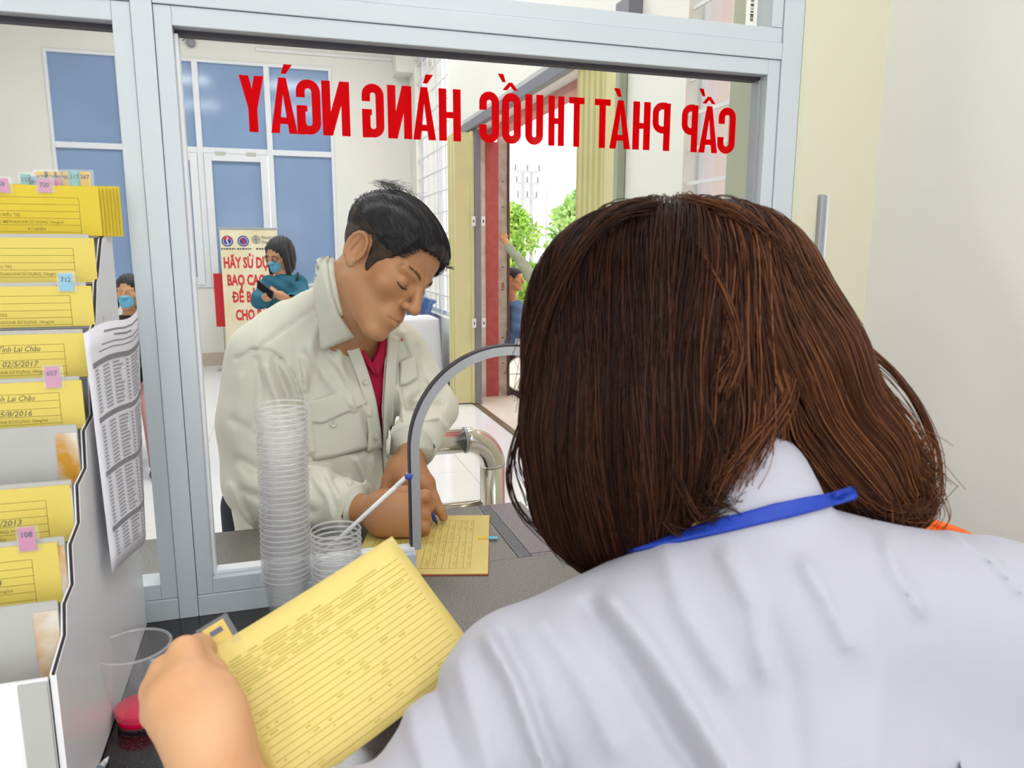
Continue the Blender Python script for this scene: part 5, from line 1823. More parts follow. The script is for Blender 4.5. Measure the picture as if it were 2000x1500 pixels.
# short strands combed forward over the top
N = 3800
dirs = rng.normal(size=(N*3, 3)); dirs /= np.linalg.norm(dirs, axis=1)[:, None]
start = HF.w(np.array([0, 0.0, 0.05])+dirs*np.array([0.085, 0.11, 0.095]))
for _ in range(8):
    g = grad(man_hair, start); start = start-g*man_hair(start)[:, None]
ql = HF.loc(start)
keep = (ql[:, 2] > 0.035) & (np.abs(man_hair(start)) < 0.002) & (ql[:, 1] < 0.078)
start = start[keep][:N]
K = 7
pth = [start-0.002*grad(man_hair, start)]
flow = HF.F*0.8-HF.U*0.15
for k in range(K-1):
    p = pth[-1]; n = grad(man_hair, start)
    t = flow[None]+rng.normal(size=p.shape)*0.10+(HF.loc(p)[:, :1]*HF.S)*4.0
    t = t-n*np.sum(t*n, 1)[:, None]
    t /= np.linalg.norm(t, axis=1)[:, None]
    pth.append(p+t*0.0030+n*(0.0012 if k < 2 else -0.0002))
obj('hair_strands', strand_tubes(np.stack(pth, 1), 0.0007, 0.0002), M_black_hair, hr, True)['kind'] = 'stuff'
# tuft standing up at the crown
tf = []
for k in range(90):
    b = HF.w((rng.normal()*0.02+0.02, -0.055+rng.normal()*0.016, 0.125))
    for _ in range(4):
        b = b-(grad(man_hair, b[None])*man_hair(b[None])[:, None])[0]
    d = cv(-0.3+rng.normal()*0.4, 1.0, rng.normal()*0.3)
    tf.append([b+d*0.0035*i+cv(-1, 0, 0)*0.0008*i*i*rng.uniform(-0.3, 1) for i in range(7)])
obj('crown_tuft', strand_tubes(np.array(tf), 0.0006, 0.0002), M_black_hair, hr, True)['kind'] = 'stuff'
# brows, lashes, lips
M_brow = mat('brow_hair', (104, 76, 58), 0.7, var=0.2, vscale=200)
for s in (-1, 1):
    bp = [HF.w((s*x, y, z)) for x, y, z in ((0.012, 0.096, 0.023), (0.025, 0.0945, 0.029), (0.040, 0.085, 0.031), (0.051, 0.072, 0.027))]
    bc = curve_pts(bp, 60)
    st_ = []
    for k in range(110):
        i = rng.integers(0, 58); t = bc[i+1]-bc[i]; t /= np.linalg.norm(t)
        b = bc[i]+HF.U*np.clip(rng.normal(), -1.3, 1.3)*0.0018
        g = grad(man_head, b[None])[0]; b = b-g*man_head(b[None])[0]
        d = t+HF.U*0.25+g*0.15
        st_.append([b+d*0.0022*j for j in range(4)])
    obj('eyebrow', strand_tubes(np.array(st_), 0.00038, 0.0002), M_brow, man, True)
    lp_ = curve_pts([HF.w((s*x, y, z)) for x, y, z in ((0.019, 0.0875, -0.003), (0.027, 0.0905, -0.0060), (0.036, 0.0880, -0.0060), (0.045, 0.0780, -0.002))], 16)
    lp_ = np.array([b-(grad(man_head, b[None])*(man_head(b[None])-0.0004)[:, None])[0] for b in lp_])
    obj('lash_line', tube(lp_, 0.0011, 6), mat('lash_dark', (58, 36, 30), 0.6, var=0.05), man, True)


def lips(p):
    q = HF.loc(p); m = np.stack([np.abs(q[:, 0]), q[:, 1], q[:, 2]], 1)
    d = np.minimum(cap(m, (0.0, 0.0985, -0.0578), (0.021, 0.0885, -0.0607), 0.0062, 0.0034), cap(m, (0.0, 0.0965, -0.0698), (0.018, 0.0876, -0.0665), 0.0070, 0.0036))
    d = np.maximum(d, -cap(m, (0.0, 0.106, -0.0635), (0.026, 0.092, -0.0635), 0.0014, 0.0010))
    return HF.k*d


lo, hi = aabb([HF.w((a, 0.09, c)) for a in (-.03, .03) for c in (-.08, -.05)], 0.016)
obj('lips', surfnet(lambda p: np.maximum(lips(p), man_head(p)-0.0005), lo, hi, 0.0012), M_lip, man, True)

# collar, placket, pocket flaps and buttons on the jacket
def path_fn(a, b):
    a = np.asarray(a, float); b = np.asarray(b, float)
    ta = np.linspace(0, 1, len(a)); tb = np.linspace(0, 1, len(b))
    return lambda u, v: ((1-u)*np.interp(v, ta, a[:, 0])+u*np.interp(v, tb, b[:, 0]), (1-u)*np.interp(v, ta, a[:, 1])+u*np.interp(v, tb, b[:, 1]))


jac = lambda p: man_jacket0(p)-0.002
obj('collar', drape(lambda p: smin(jac(p), cap(p, neck0, neck1, 0.062, 0.070), 0.03), path_fn([(642, 508), (645, 540), (652, 575), (664, 612), (690, 650)], [(630, 512), (622, 545), (627, 592), (631, 640), (630, 681)]), 10, 20, 1.3, 0.012, 0.010), M_jacket, jk, True)
obj('collar_stand', drape(lambda p: cap(p, neck0, neck1, 0.058, 0.066), path_fn([(650, 503), (652, 540), (660, 575), (672, 612)], [(640, 506), (644, 545), (652, 580), (664, 615)]), 5, 14, 1.3, 0.006, 0.012), M_jacket, jk, True)
obj('placket', drape(jac, path_fn([(676, 628), (690, 652), (707, 693), (719, 732), (732, 784), (740, 838), (742, 872)], [(652, 640), (672, 668), (686, 705), (700, 745), (712, 795), (718, 845), (716, 880)]), 6, 24, 1.3, 0.006, 0.006), M_jacket, jk, True)
obj('placket', drape(jac, path_fn([(757, 652), (754, 700), (748, 790), (747, 880), (750, 930)], [(776, 660), (774, 700), (768, 790), (762, 880), (758, 930)]), 6, 24, 1.4, 0.006, 0.006), M_jacket, jk, True)
obj('pocket_flap', drape(man_jacket0, path_fn([(601, 783), (630, 776), (665, 765), (697, 754)], [(604, 822), (632, 824), (668, 806), (713, 786)]), 9, 22, 1.3, 0.011, 0.009), M_jacket, jk, True)
obj('pocket_flap', drape(man_jacket0, path_fn([(779, 706), (792, 700), (806, 696)], [(780, 750), (797, 748), (813, 738)]), 8, 12, 1.4, 0.012, 0.010), M_jacket, jk, True)
obj('pocket', drape(man_jacket0, path_fn([(606, 812), (650, 806), (700, 790)], [(612, 898), (655, 890), (716, 872)]), 10, 14, 1.3, 0.0065, 0.006), M_jacket, jk, True)
for (x, y) in ((709, 746), (728, 849), (651, 826), (692, 663)):
    c = hit(man_jacket0, [(x, y)], 1.3)[0]; n = grad(man_jacket0, c[None])[0]
    c = c+n*(0.0115 if (x, y) != (651, 826) else 0.0085)
    a = np.cross(n, UP); a /= np.linalg.norm(a); b = np.cross(n, a)
    v, f = lathe([(0.0, 0.0022), (0.0035, 0.0022), (0.0045, 0.0034), (0.0060, 0.0030), (0.0062, 0.0), (0.0, 0.0)], (0, 0, 0), 20)
    obj('button', (c+v[:, :1]*a+v[:, 1:2]*b+v[:, 2:3]*n, f), M_button, jk, True)
# cuffs
def ring_cuff(a, b, c0, r0, r1, L):
    d = (b-a)/np.linalg.norm(b-a)
    return tube([c0-d*L, c0-d*L*0.5, c0, c0+d*0.002, c0-d*0.003], [r0, (r0+r1)/2, r1, r1*0.93, r1*0.80], 28, caps=False)
obj('cuff', ring_cuff(nE, nW, nW+(nW-nE)*0.03, 0.050, 0.046, 0.045), M_jacket, jk, True)
obj('cuff', ring_cuff(fE, fW, fW+(fW-fE)*0.06, 0.051, 0.049, 0.045), M_jacket, jk, True)
# polo collar
obj('polo_collar', drape(lambda p: man_torso(p)+0.006, path_fn([(748, 640), (744, 665), (736, 690), (726, 708)], [(756, 650), (752, 690), (745, 715), (735, 735)]), 5, 12, 1.4, 0.006, 0.006), M_polo, man, True)
obj('polo_collar', drape(lambda p: man_torso(p)+0.006, path_fn([(703, 668), (712, 685), (726, 708)], [(706, 690), (716, 712), (733, 735)]), 5, 10, 1.4, 0.006, 0.006), M_polo, man, True)
# small red embroidery on the far breast
e0 = hit(man_jacket0, [(781, 667)], 1.4)[0]; en = grad(man_jacket0, e0[None])[0]
ea = np.cross(UP, en); ea /= np.linalg.norm(ea); eb = np.cross(en, ea)
if ea@RT < 0: ea = -ea
obj('embroidery', text_geo('AV', 0.013, e0+en*0.004, ea, eb, 0.8, 0.03), mat('red_thread', (214, 90, 84), 0.7, var=0.03), jk)
# pen in the hand
q0, q1 = J(814, 952, 1.49), J(854, 1024, 1.530)
pz = at(854, 1024, 2, 1.0045)
q1 = np.array(pz); dq = (q1-q0)/np.linalg.norm(q1-q0)
pn_ = empty('ballpoint_pen', tuple(q1), 'white and blue pen held in the writing hand over the yellow card', 'pen')
obj('barrel', tube([q1-dq*0.13, q1-dq*0.02], 0.0042, 12), M_wplast, pn_, True)
obj('blue_tip', tube([q1-dq*0.034, q1-dq*0.012, q1], [0.0046, 0.0040, 0.0010], 12), mat('blue_pen_plastic', (42, 66, 170), 0.35, var=0.04), pn_, True)

# ------------------------------------------------------------------ the woman in the white coat, seen from behind
M_coat = mat('white_coat_cotton', (175, 174, 186), 0.85, var=0.025, vscale=6, bump=0.08, bscale=30, sheen=0.1)
M_lan = mat('royal_blue_ribbon', (22, 60, 168), 0.6, var=0.12, vscale=60)


def hair_mat(name, dark, mid, light, rough=0.36):
    m = bpy.data.materials.new(name); m.use_nodes = True
    nt = m.node_tree; b = nt.nodes['Principled BSDF']
    g = nt.nodes.new('ShaderNodeNewGeometry')
    r = nt.nodes.new('ShaderNodeValToRGB')
    r.color_ramp.elements[0].color = (*dark, 1); r.color_ramp.elements[0].position = 0.0
    r.color_ramp.elements[1].color = (*light, 1); r.color_ramp.elements[1].position = 1.0
    e = r.color_ramp.elements.new(0.62); e.color = (*mid, 1)
    nt.links.new(g.outputs['Random Per Island'], r.inputs['Fac'])
    nt.links.new(r.outputs['Color'], b.inputs['Base Color'])
    b.inputs['Roughness'].default_value = rough
    b.inputs['Specular IOR Level'].default_value = 0.14
    return m


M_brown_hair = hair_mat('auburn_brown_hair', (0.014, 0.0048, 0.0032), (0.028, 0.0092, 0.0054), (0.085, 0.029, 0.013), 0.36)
M_lit_hair = hair_mat('lit_auburn_hair', (0.050, 0.017, 0.0085), (0.11, 0.038, 0.017), (0.28, 0.105, 0.040))  # same hair in a lighter colour: light on its right side painted in
M_brown_base = mat('dark_brown_hair_mass', (38, 22, 18), 0.7, spec=0.1, var=0.3, vscale=60)

NF = Frame(P(1285, 740, 0.665), cv(-0.45, -0.38, -0.80), cv(0.05, 0.93, -0.30), 0.98)
NAX = np.stack([RT, UP, FW])
n_neck0, n_neck1 = P(1340, 860, 0.64), P(1450, 1100, 0.575)
n_lS, n_lE, n_lW = P(1000, 1345, 0.545), P(770, 1690, 0.50), P(455, 1530, 0.505)


def coat0(p):
    d = uni([cap(p, P(1405, 1185, 0.575), P(1060, 1335, 0.55), 0.060, 0.050), cap(p, P(1560, 1160, 0.575), P(1930, 1205, 0.59), 0.060, 0.056),
             cap(p, P(1470, 1290, 0.600), P(1480, 1560, 0.575), 0.105, 0.130), cap(p, P(1180, 1380, 0.585), P(1240, 1700, 0.575), 0.075, 0.09),
             cap(p, P(1800, 1330, 0.62), P(1760, 1650, 0.61), 0.085, 0.095)], 0.045)
    d = smin(d, chain(p, [n_lS, n_lE], [0.0475, 0.046], 0.01), 0.022)
    d = smin(d, chain(p, [n_lE, n_lE+(n_lW-n_lE)*0.34], [0.045, 0.040], 0.01), 0.015)
    d = smin(d, chain(p, [P(1950, 1230, 0.60), P(2060, 1650, 0.66)], [0.056, 0.050], 0.01), 0.03)
    return d


def collar0(p):
    return chain(p, [P(1470, 940, 0.590), P(1475, 1000, 0.582), P(1480, 1090, 0.580)], [0.040, 0.047, 0.062], 0.01)


NFOLD = [([(955, 1245), (1003, 1330), (1035, 1420), (1068, 1510)], 20, 0.0050), ([(985, 1240), (1030, 1330), (1062, 1420), (1100, 1510)], 16, -0.0025),
         ([(1195, 1170), (1270, 1265), (1350, 1385), (1430, 1510)], 30, 0.0050), ([(1150, 1190), (1220, 1290), (1300, 1420), (1360, 1510)], 24, -0.0035),
         ([(1420, 1085), (1470, 1180), (1500, 1320)], 24, 0.0030), ([(1575, 1105), (1620, 1180), (1660, 1260)], 20, 0.0028), ([(1730, 1055), (1750, 1120), (1800, 1190)], 18, 0.0030),
         ([(1300, 1080), (1340, 1200), (1420, 1330)], 26, 0.0025), ([(1850, 1040), (1940, 1095), (2000, 1160)], 9, 0.0025), ([(900, 1300), (930, 1400), (960, 1500)], 24, 0.0030),
         ([(850, 1340), (870, 1420), (900, 1500)], 22, -0.0030), ([(800, 1390), (812, 1450), (830, 1500)], 18, 0.0030), ([(1060, 1215), (1140, 1330), (1200, 1460)], 26, 0.0025),
         ([(1480, 1200), (1540, 1330), (1560, 1480)], 34, -0.0020), ([(1700, 1180), (1720, 1320), (1700, 1480)], 40, 0.0020)]


def coat(p):
    d = smin(coat0(p), collar0(p), 0.012)
    near = np.abs(d) < 0.04
    if near.any():
        pn = p[near]
        d = d.copy()
        dn = d[near]-fold_field(pn, NFOLD, 0.75)/0.95
        d[near] = smax(dn, -cap(pn, n_neck0, P(1480, 1030, 0.585), 0.040, 0.040), 0.004)
    return d


nurse = empty('person', (0.33, 0.42, 0), 'woman with brown shoulder-length hair in a white coat, seen from behind', 'person')
lo, hi = aabb([P(1405, 1185, 0.575), P(1930, 1205, 0.59), n_lE, P(1480, 1560, 0.575), P(2060, 1650, 0.66), P(1470, 930, 0.59), n_lE+(n_lW-n_lE)*0.34], 0.10)
lo[2] = 0.98
ctm = obj('white_coat', relax(surfnet(lambda p: np.maximum(coat(p), 0.995-p[:, 2]), lo, hi, 0.0038), 2, 0.5), M_coat, nurse, True)
# coat skirt, trousers and shoes below the frame
def coat_low(p):
    return chain(p, [(0.33, 0.40, 1.10), (0.33, 0.38, 0.95), (0.33, 0.37, 0.52)], [0.145, 0.15, 0.18], 0.05)
obj('coat_skirt', surfnet(lambda p: np.maximum(np.maximum(coat_low(p), 0.50-p[:, 2]), p[:, 1]-0.585), (0.10, 0.15, 0.48), (0.58, 0.66, 1.16), 0.010), M_coat, nurse, True)
for s in (-1, 1):
    obj('trouser_leg', tube([(0.34+0.08*s, 0.42, 0.6), (0.34+0.08*s, 0.43, 0.35), (0.34+0.08*s, 0.44, 0.06)], [0.075, 0.06, 0.05], 16), M_trouser, nurse, True)
    obj('shoe', surfnet(lambda p: np.maximum(ell(p, (0.34+0.08*s, 0.48, 0.03), (0.045, 0.12, 0.05)), 0.001-p[:, 2]), (0.34+0.08*s-0.07, 0.33, -0.01), (0.34+0.08*s+0.07, 0.63, 0.10), 0.008), M_shoe, nurse, True)

N_HAND = [
    ([(560, 1660, 0.500), (455, 1545, 0.500), (418, 1480, 0.500)], [0.027, 0.0205, 0.0195], 0.01),
    ([(418, 1480, 0.500), (400, 1405, 0.503), (372, 1340, 0.515)], [0.0195, 0.0205, 0.0160], 0.018), ([(408, 1460, 0.500), (345, 1392, 0.510)], [0.0185, 0.0150], 0.018),
    ([(425, 1450, 0.500), (428, 1390, 0.508)], [0.0165, 0.0130], 0.015), ([(400, 1440, 0.498), (335, 1372, 0.512)], [0.016, 0.0140], 0.015),
    ([(385, 1340, 0.516), (362, 1276, 0.538), (388, 1266, 0.572), (420, 1285, 0.592)], [0.0125, 0.0108, 0.0095, 0.008], 0.007),
    ([(355, 1350, 0.514), (325, 1312, 0.538), (358, 1304, 0.572), (400, 1322, 0.590)], [0.0120, 0.0105, 0.0095, 0.008], 0.006),
    ([(336, 1376, 0.511), (307, 1350, 0.534), (338, 1348, 0.568), (380, 1364, 0.584)], [0.0120, 0.0105, 0.0095, 0.008], 0.006),
    ([(334, 1408, 0.508), (307, 1394, 0.528), (332, 1396, 0.556), (372, 1406, 0.572)], [0.0115, 0.0098, 0.0088, 0.0075], 0.006),
    ([(432, 1405, 0.503), (428, 1350, 0.519), (413, 1315, 0.541), (404, 1296, 0.557)], [0.0125, 0.0108, 0.0095, 0.0078], 0.008)]
f_nh = hand_of(N_HAND)


def n_head(p):
    d = NF.k*head_sdf(NF.loc(p))
    return smin(d, cap(p, n_neck0, n_neck1, 0.046, 0.050), 0.02)


lo, hi = aabb([NF.w((a, b, c)) for a in (-.09, .09) for b in (-.12, .13) for c in (-.13, .14)]+[n_neck1], 0.03)
g1_ = surfnet(n_head, lo, hi, 0.004)
g2_ = relax(surfnet(f_nh, *aabb(pts_of(N_HAND), 0.04), 0.0016), 2, 0.5)
gb = bridge(cat_geo(g1_, g2_), curve_pts([n_neck1, n_lS, n_lE, P(575, 1665, 0.502)], 12), np.linspace(0.03, 0.026, 12))
obj('body', gb, M_skin_pale, nurse, True)
obj('lanyard', drape(lambda p: smin(coat0(p), collar0(p), 0.012), path_fn([(1195, 1080), (1310, 1052), (1420, 1010), (1510, 984), (1600, 968), (1660, 955)], [(1215, 1085), (1320, 1063), (1425, 1040), (1515, 1018), (1610, 993), (1670, 978)]), 5, 26, 0.4, 0.0035, 0.003), M_lan, nurse, True)
# glasses at the left edge of the face
M_spec = mat('amber_spectacle_frame', (150, 96, 48), 0.3, var=0.1)
gp = [NF.w((0.020+0.0*k, 0.10, 0.0)) for k in range(1)]
for s in (-1, 1):
    ring = [NF.w((s*0.034+0.024*math.cos(a), 0.112-0.06*abs(s*0.034+0.024*math.cos(a))**1.0*0.5, 0.000+0.019*math.sin(a))) for a in np.linspace(0, 2*np.pi, 28, endpoint=False)]
    obj('spectacle_rim', tube(ring, 0.0018, 8, closed=True), M_spec, nurse, True)
    obj('spectacle_arm', tube([NF.w((s*0.060, 0.108, 0.006)), NF.w((s*0.076, 0.06, 0.008)), NF.w((s*0.078, -0.01, 0.010))], 0.0016, 8), M_spec, nurse, True)
# hair mass
HCH = [([P(1200, 600, 0.665), P(1172, 840, 0.625), P(1174, 985, 0.635), P(1185, 1058, 0.645)], [0.050, 0.052, 0.044, 0.020]),
       ([P(1330, 600, 0.640), P(1318, 840, 0.605), P(1335, 985, 0.600)], [0.050, 0.056, 0.026]),
       ([P(1230, 720, 0.640), P(1235, 930, 0.620), P(1250, 1040, 0.625)], [0.050, 0.052, 0.022]),
       ([P(1450, 570, 0.650), P(1535, 715, 0.620), P(1640, 870, 0.620), P(1745, 975, 0.635)], [0.056, 0.052, 0.042, 0.026])]
DOME = P(1290, 640, 0.665)


def n_hair(p):
    d = ell(p, DOME, (0.105, 0.104, 0.108), NAX)
    for pts, rad in HCH:
        d = smin(d, chain(p, pts, rad, 0.02), 0.045)
    return d


lo, hi = aabb([q for pts, _ in HCH for q in pts]+[DOME+v*0.11 for v in (RT, -RT, UP, -UP, FW, -FW)], 0.06)


def n_hair_cut(p):
    # parted curtains: let the collar show between them, and the face stay free in front
    d = n_hair(p)+0.004
    q = NF.loc(p)
    return smax(d, -ell(q, (0, 0.115, -0.045), (0.050, 0.075, 0.085))*NF.k, 0.01)


nh = obj('hair', surfnet(n_hair_cut, lo, hi, 0.0035), M_brown_base, nurse, True)
crown = P(1310, 425, 0.735)


def n_flow(p):
    g0 = p-crown; g0 /= np.linalg.norm(g0, axis=1)[:, None]
    w0 = np.exp(-np.maximum(ell(p, DOME, (0.105, 0.104, 0.108), NAX), 0)/0.012)[:, None]
    g = g0*w0
    for pts, rad in HCH:
        for i in range(len(pts)-1):
            w = np.exp(-np.maximum(cap(p, pts[i], pts[i+1], rad[i], rad[i+1]), 0)/0.010)[:, None]
            t = pts[i+1]-pts[i]; t /= np.linalg.norm(t)
            g = g+t*w*(0.9+0.5*i)
    return g


def grow(start, K, step, lift, jit=0.03):
    p = start.copy(); out = []
    off = rng.random(len(p))*lift
    clump = np.sin(p@np.array([170.0, 60, 90]))[:, None]*0.05
    wob = rng.normal(size=p.shape)*jit
    for k in range(K):
        n = grad(n_hair, p, 2e-3)
        p = p-n*(n_hair(p)-off*min(1.0, k/9.0))[:, None]*0.8
        out.append(p.copy())
        t = n_flow(p)+wob+np.cross(n, FW)*clump*0.3
        t = t-n*np.sum(t*n, 1)[:, None]
        t /= np.linalg.norm(t, axis=1)[:, None]+1e-9
        p = p+t*step
    return np.stack(out, 1)


NS = 12000
u_ = rng.normal(size=(NS, 3)); u_ /= np.linalg.norm(u_, axis=1)[:, None]
s_dome = DOME+(u_*np.array([0.105, 0.104, 0.108]))@NAX
s_dome = s_dome[(s_dome-DOME)@UP > -0.03][:5200]
s_ch = []
for pts, rad in HCH:
    for i in range(len(pts)-1):
        m = 700
        t = rng.random((m, 1)); c = pts[i]+(pts[i+1]-pts[i])*t
        d = rng.normal(size=(m, 3)); d /= np.linalg.norm(d, axis=1)[:, None]
        s_ch.append(c+d*(rad[i]+(rad[i+1]-rad[i])*t))
start = np.concatenate([s_dome]+s_ch)
start = start[(n_hair(start) > -0.012) & (np.linalg.norm(start-crown, axis=1) > 0.03)]
for _ in range(4):
    start = start-grad(n_hair, start, 2e-3)*n_hair(start)[:, None]*0.9
paths = grow(start, 28, 0.0088, 0.005)
# keep the face side free
keep = NF.loc(paths[:, 0])[:, 1] < 0.085
paths = paths[keep]
sx_ = pix(paths[:, 12])[:, 0]+rng.normal(size=len(paths))*60  # strands on the right take the painted-in lit tone
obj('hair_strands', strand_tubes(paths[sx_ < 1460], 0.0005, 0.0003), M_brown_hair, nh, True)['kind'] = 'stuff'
obj('lit_strands', strand_tubes(paths[sx_ >= 1460], 0.0005, 0.0003), M_lit_hair, nh, True)['kind'] = 'stuff'


def lock(ctrl, n, spread, r0=0.0006, r1=0.0002, K=26):
    """loose lock: (px, py, depth) control points, n fibres"""
    out = []
    base = curve_pts([P(*c) for c in ctrl], K)
    for k in range(n):
        o = rng.normal(size=3)*spread; e = rng.normal(size=3)*spread*1.8
        t = np.linspace(0, 1, K)[:, None]
        ph = rng.random()*6.28
        out.append(base+o*(1-t)*0.7+e*t*t+np.sin(t*5+ph)*rng.normal(size=3)*spread*0.5)
    return np.array(out)


lk = [lock([(1050, 760, .62), (1015, 840, .62), (995, 930, .625), (1015, 1000, .63), (1065, 1055, .64)], 16, 0.0022), lock([(1045, 700, .61), (1030, 820, .61), (1012, 900, .62), (1040, 980, .63)], 20, 0.003),
      lock([(1060, 860, .61), (1035, 940, .61), (1055, 1010, .62), (1110, 1080, .63)], 24, 0.003),
      lock([(1640, 640, .61), (1760, 745, .61), (1825, 860, .615), (1832, 960, .62), (1795, 1000, .625)], 26, 0.0035), lock([(1600, 640, .605), (1720, 760, .60), (1800, 880, .605), (1790, 985, .62)], 60, 0.005),
      lock([(1560, 700, .59), (1650, 830, .585), (1740, 940, .595), (1735, 1030, .61)], 90, 0.006), lock([(1520, 740, .58), (1590, 870, .58), (1660, 960, .59), (1740, 1025, .605)], 90, 0.006),
      lock([(1480, 800, .575), (1505, 890, .57), (1500, 960, .565), (1465, 1030, .56)], 16, 0.0022), lock([(1500, 820, .575), (1530, 900, .57), (1535, 960, .565)], 12, 0.003),
      lock([(1360, 480, .565), (1420, 590, .545), (1440, 680, .54), (1415, 750, .535)], 70, 0.0026), lock([(1480, 520, .58), (1540, 660, .56), (1535, 780, .555), (1440, 900, .545), (1400, 960, .55)], 110, 0.004),
      lock([(1380, 800, .54), (1400, 880, .535), (1380, 960, .54), (1440, 985, .545)], 70, 0.004), lock([(1300, 860, .545), (1340, 960, .54), (1370, 1010, .545), (1430, 990, .55)], 60, 0.004),
      lock([(1250, 900, .56), (1290, 1000, .555), (1330, 1045, .555), (1380, 1055, .56)], 70, 0.0035), lock([(1130, 950, .59), (1120, 1040, .60), (1170, 1085, .61), (1240, 1050, .60)], 90, 0.006),
      lock([(1200, 940, .58), (1190, 1040, .59), (1240, 1070, .59), (1320, 1030, .575)], 80, 0.005),
      lock([(1280, 400, .60), (1200, 420, .58), (1120, 500, .58), (1060, 640, .59), (1040, 780, .60)], 70, 0.005), lock([(1330, 395, .60), (1450, 430, .58), (1560, 540, .58), (1630, 660, .59)], 70, 0.005),
      lock([(1390, 400, .64), (1470, 415, .64), (1540, 460, .65)], 14, 0.003)]
lk += [lock([(1600, 780, .60), (1700, 880, .595), (1790, 930, .60), (1815, 985, .61), (1780, 1010, .615)], 70, 0.005), lock([(1560, 820, .59), (1650, 920, .585), (1720, 985, .59), (1790, 990, .60), (1800, 955, .60)], 60, 0.0045),
       lock([(1590, 700, .60), (1690, 790, .595), (1770, 860, .60), (1800, 930, .605)], 70, 0.006), lock([(1090, 980, .61), (1085, 1050, .61), (1130, 1090, .61), (1200, 1080, .60)], 70, 0.004),
       lock([(1350, 560, .56), (1420, 700, .545), (1420, 830, .54), (1370, 930, .545)], 60, 0.005), lock([(1450, 620, .57), (1500, 760, .555), (1480, 870, .55), (1420, 940, .55)], 80, 0.005)]
lit_ids = (3, 4, 5, 9, 10, 17, 19, 20, 21, 24)  # locks given the painted-in lit tone
obj('loose_locks', strand_tubes(np.concatenate([q for i, q in enumerate(lk) if i not in lit_ids]), 0.0005, 0.00025), M_brown_hair, nh, True)['kind'] = 'stuff'
obj('lit_locks', strand_tubes(np.concatenate([q for i, q in enumerate(lk) if i in lit_ids]), 0.0005, 0.00025), M_lit_hair, nh, True)['kind'] = 'stuff'

# ------------------------------------------------------------------ people further off
M_teal = mat('teal_blouse', (36, 104, 128), 0.8, var=0.12, vscale=8, bump=0.15, bscale=14)
M_charcoal = mat('charcoal_skirt', (74, 76, 84), 0.8, var=0.1)
M_blackcloth = mat('black_cloth', (40, 38, 42), 0.8, var=0.1)
M_olive = mat('olive_grey_shirt', (148, 152, 128), 0.8, var=0.08, vscale=6, bump=0.15, bscale=12)
M_denim = mat('blue_denim', (84, 112, 150), 0.8, var=0.15, vscale=10)
M_paleblue = mat('pale_washed_trousers', (188, 198, 222), 0.8, var=0.1, vscale=8)
M_black_gloss = mat('black_gloss', (30, 30, 34), 0.25, var=0.05)


def sculpt(name, fn, pts, pad, h, m, root):
    lo, hi = aabb(pts, pad)
    return obj(name, surfnet(fn, lo, hi, h), m, root, True)


def far_head(root, fr, skin, neck_to, mask=True, h=0.006, extra=None, epts=()):
    def fn(p):
        d = smin(fr.k*head_sdf(fr.loc(p)), cap(p, fr.w((0, -0.02, -0.05)), neck_to, 0.045, 0.05), 0.02)
        for e in (extra or []):
            d = np.minimum(d, e(p))
        return d
    pts = [fr.w((a, b, c)) for a in (-.09, .09) for b in (-.12, .13) for c in (-.14, .14)]+[neck_to]+list(epts)
    sculpt('body', fn, pts, 0.06, h, skin, root)
    if mask:
        def mk(p):
            q = fr.loc(p)
            return fr.k*np.maximum(head_sdf(q, False, False)-0.005, ell(q, (0, 0.085, -0.055), (0.056, 0.055, 0.046)))
        sculpt('face_mask', mk, [fr.w((a, b, c)) for a in (-.07, .07) for b in (.02, .15) for c in (-.12, 0.02)], 0.01, 0.0045, M_mask, root)
        for s in (-1, 1):
            obj('mask_loop', tube([fr.w((s*0.050, 0.055, -0.02)), fr.w((s*0.070, 0.02, -0.005)), fr.w((s*0.078, -0.015, 0.0))], 0.0018, 6), M_wframe, root, True)


# woman in teal with a phone
D = 5.8
tf_ = Frame(P(547, 499, D), cv(-0.42, -0.40, 0.80), cv(-0.05, 0.9, 0.42), 1.0)
tw_ = P(552, 620, D+0.05)
tea = empty('person', (tw_[0], tw_[1], 0), 'woman in a teal blouse, glasses and blue mask looking at her phone by the banner', 'person')
th = [([(562, 586, 5.58), (548, 577, 5.52), (536, 573, 5.50)], [0.030, 0.030, 0.022]), ([(518, 582, 5.58), (527, 578, 5.52), (534, 574, 5.50)], [0.030, 0.030, 0.020]),
      ([(540, 571, 5.50), (528, 566, 5.49), (520, 568, 5.49)], [0.012, 0.010, 0.009]), ([(538, 575, 5.50), (526, 573, 5.49), (518, 574, 5.49)], [0.012, 0.010, 0.009]), ([(538, 568, 5.51), (530, 561, 5.50)], [0.012, 0.009]),
      ([(530, 573, 5.51), (518, 566, 5.51)], [0.013, 0.010]), ([(528, 577, 5.51), (515, 577, 5.51)], [0.012, 0.010])]
ex = [(lambda p, a=a, r=r: chain(p, [P(*q) for q in a], r, 0.005)) for a, r in th]
ex += [lambda p: chain(p, [P(553, 550, D+0.02), P(582, 556, D), P(593, 583, D-0.08), P(562, 586, 5.58)], [0.04, 0.035, 0.03, 0.026], 0.01), lambda p: chain(p, [P(553, 550, D+0.02), P(524, 557, D), P(509, 585, D-0.08), P(518, 582, 5.58)], [0.04, 0.035, 0.03, 0.026], 0.01)]
far_head(tea, tf_, M_skin_pale, P(553, 545, D+0.02), True, 0.0055, ex, [P(*q) for a, _ in th for q in a]+[P(595, 585, D-0.08), P(508, 585, D-0.08)])
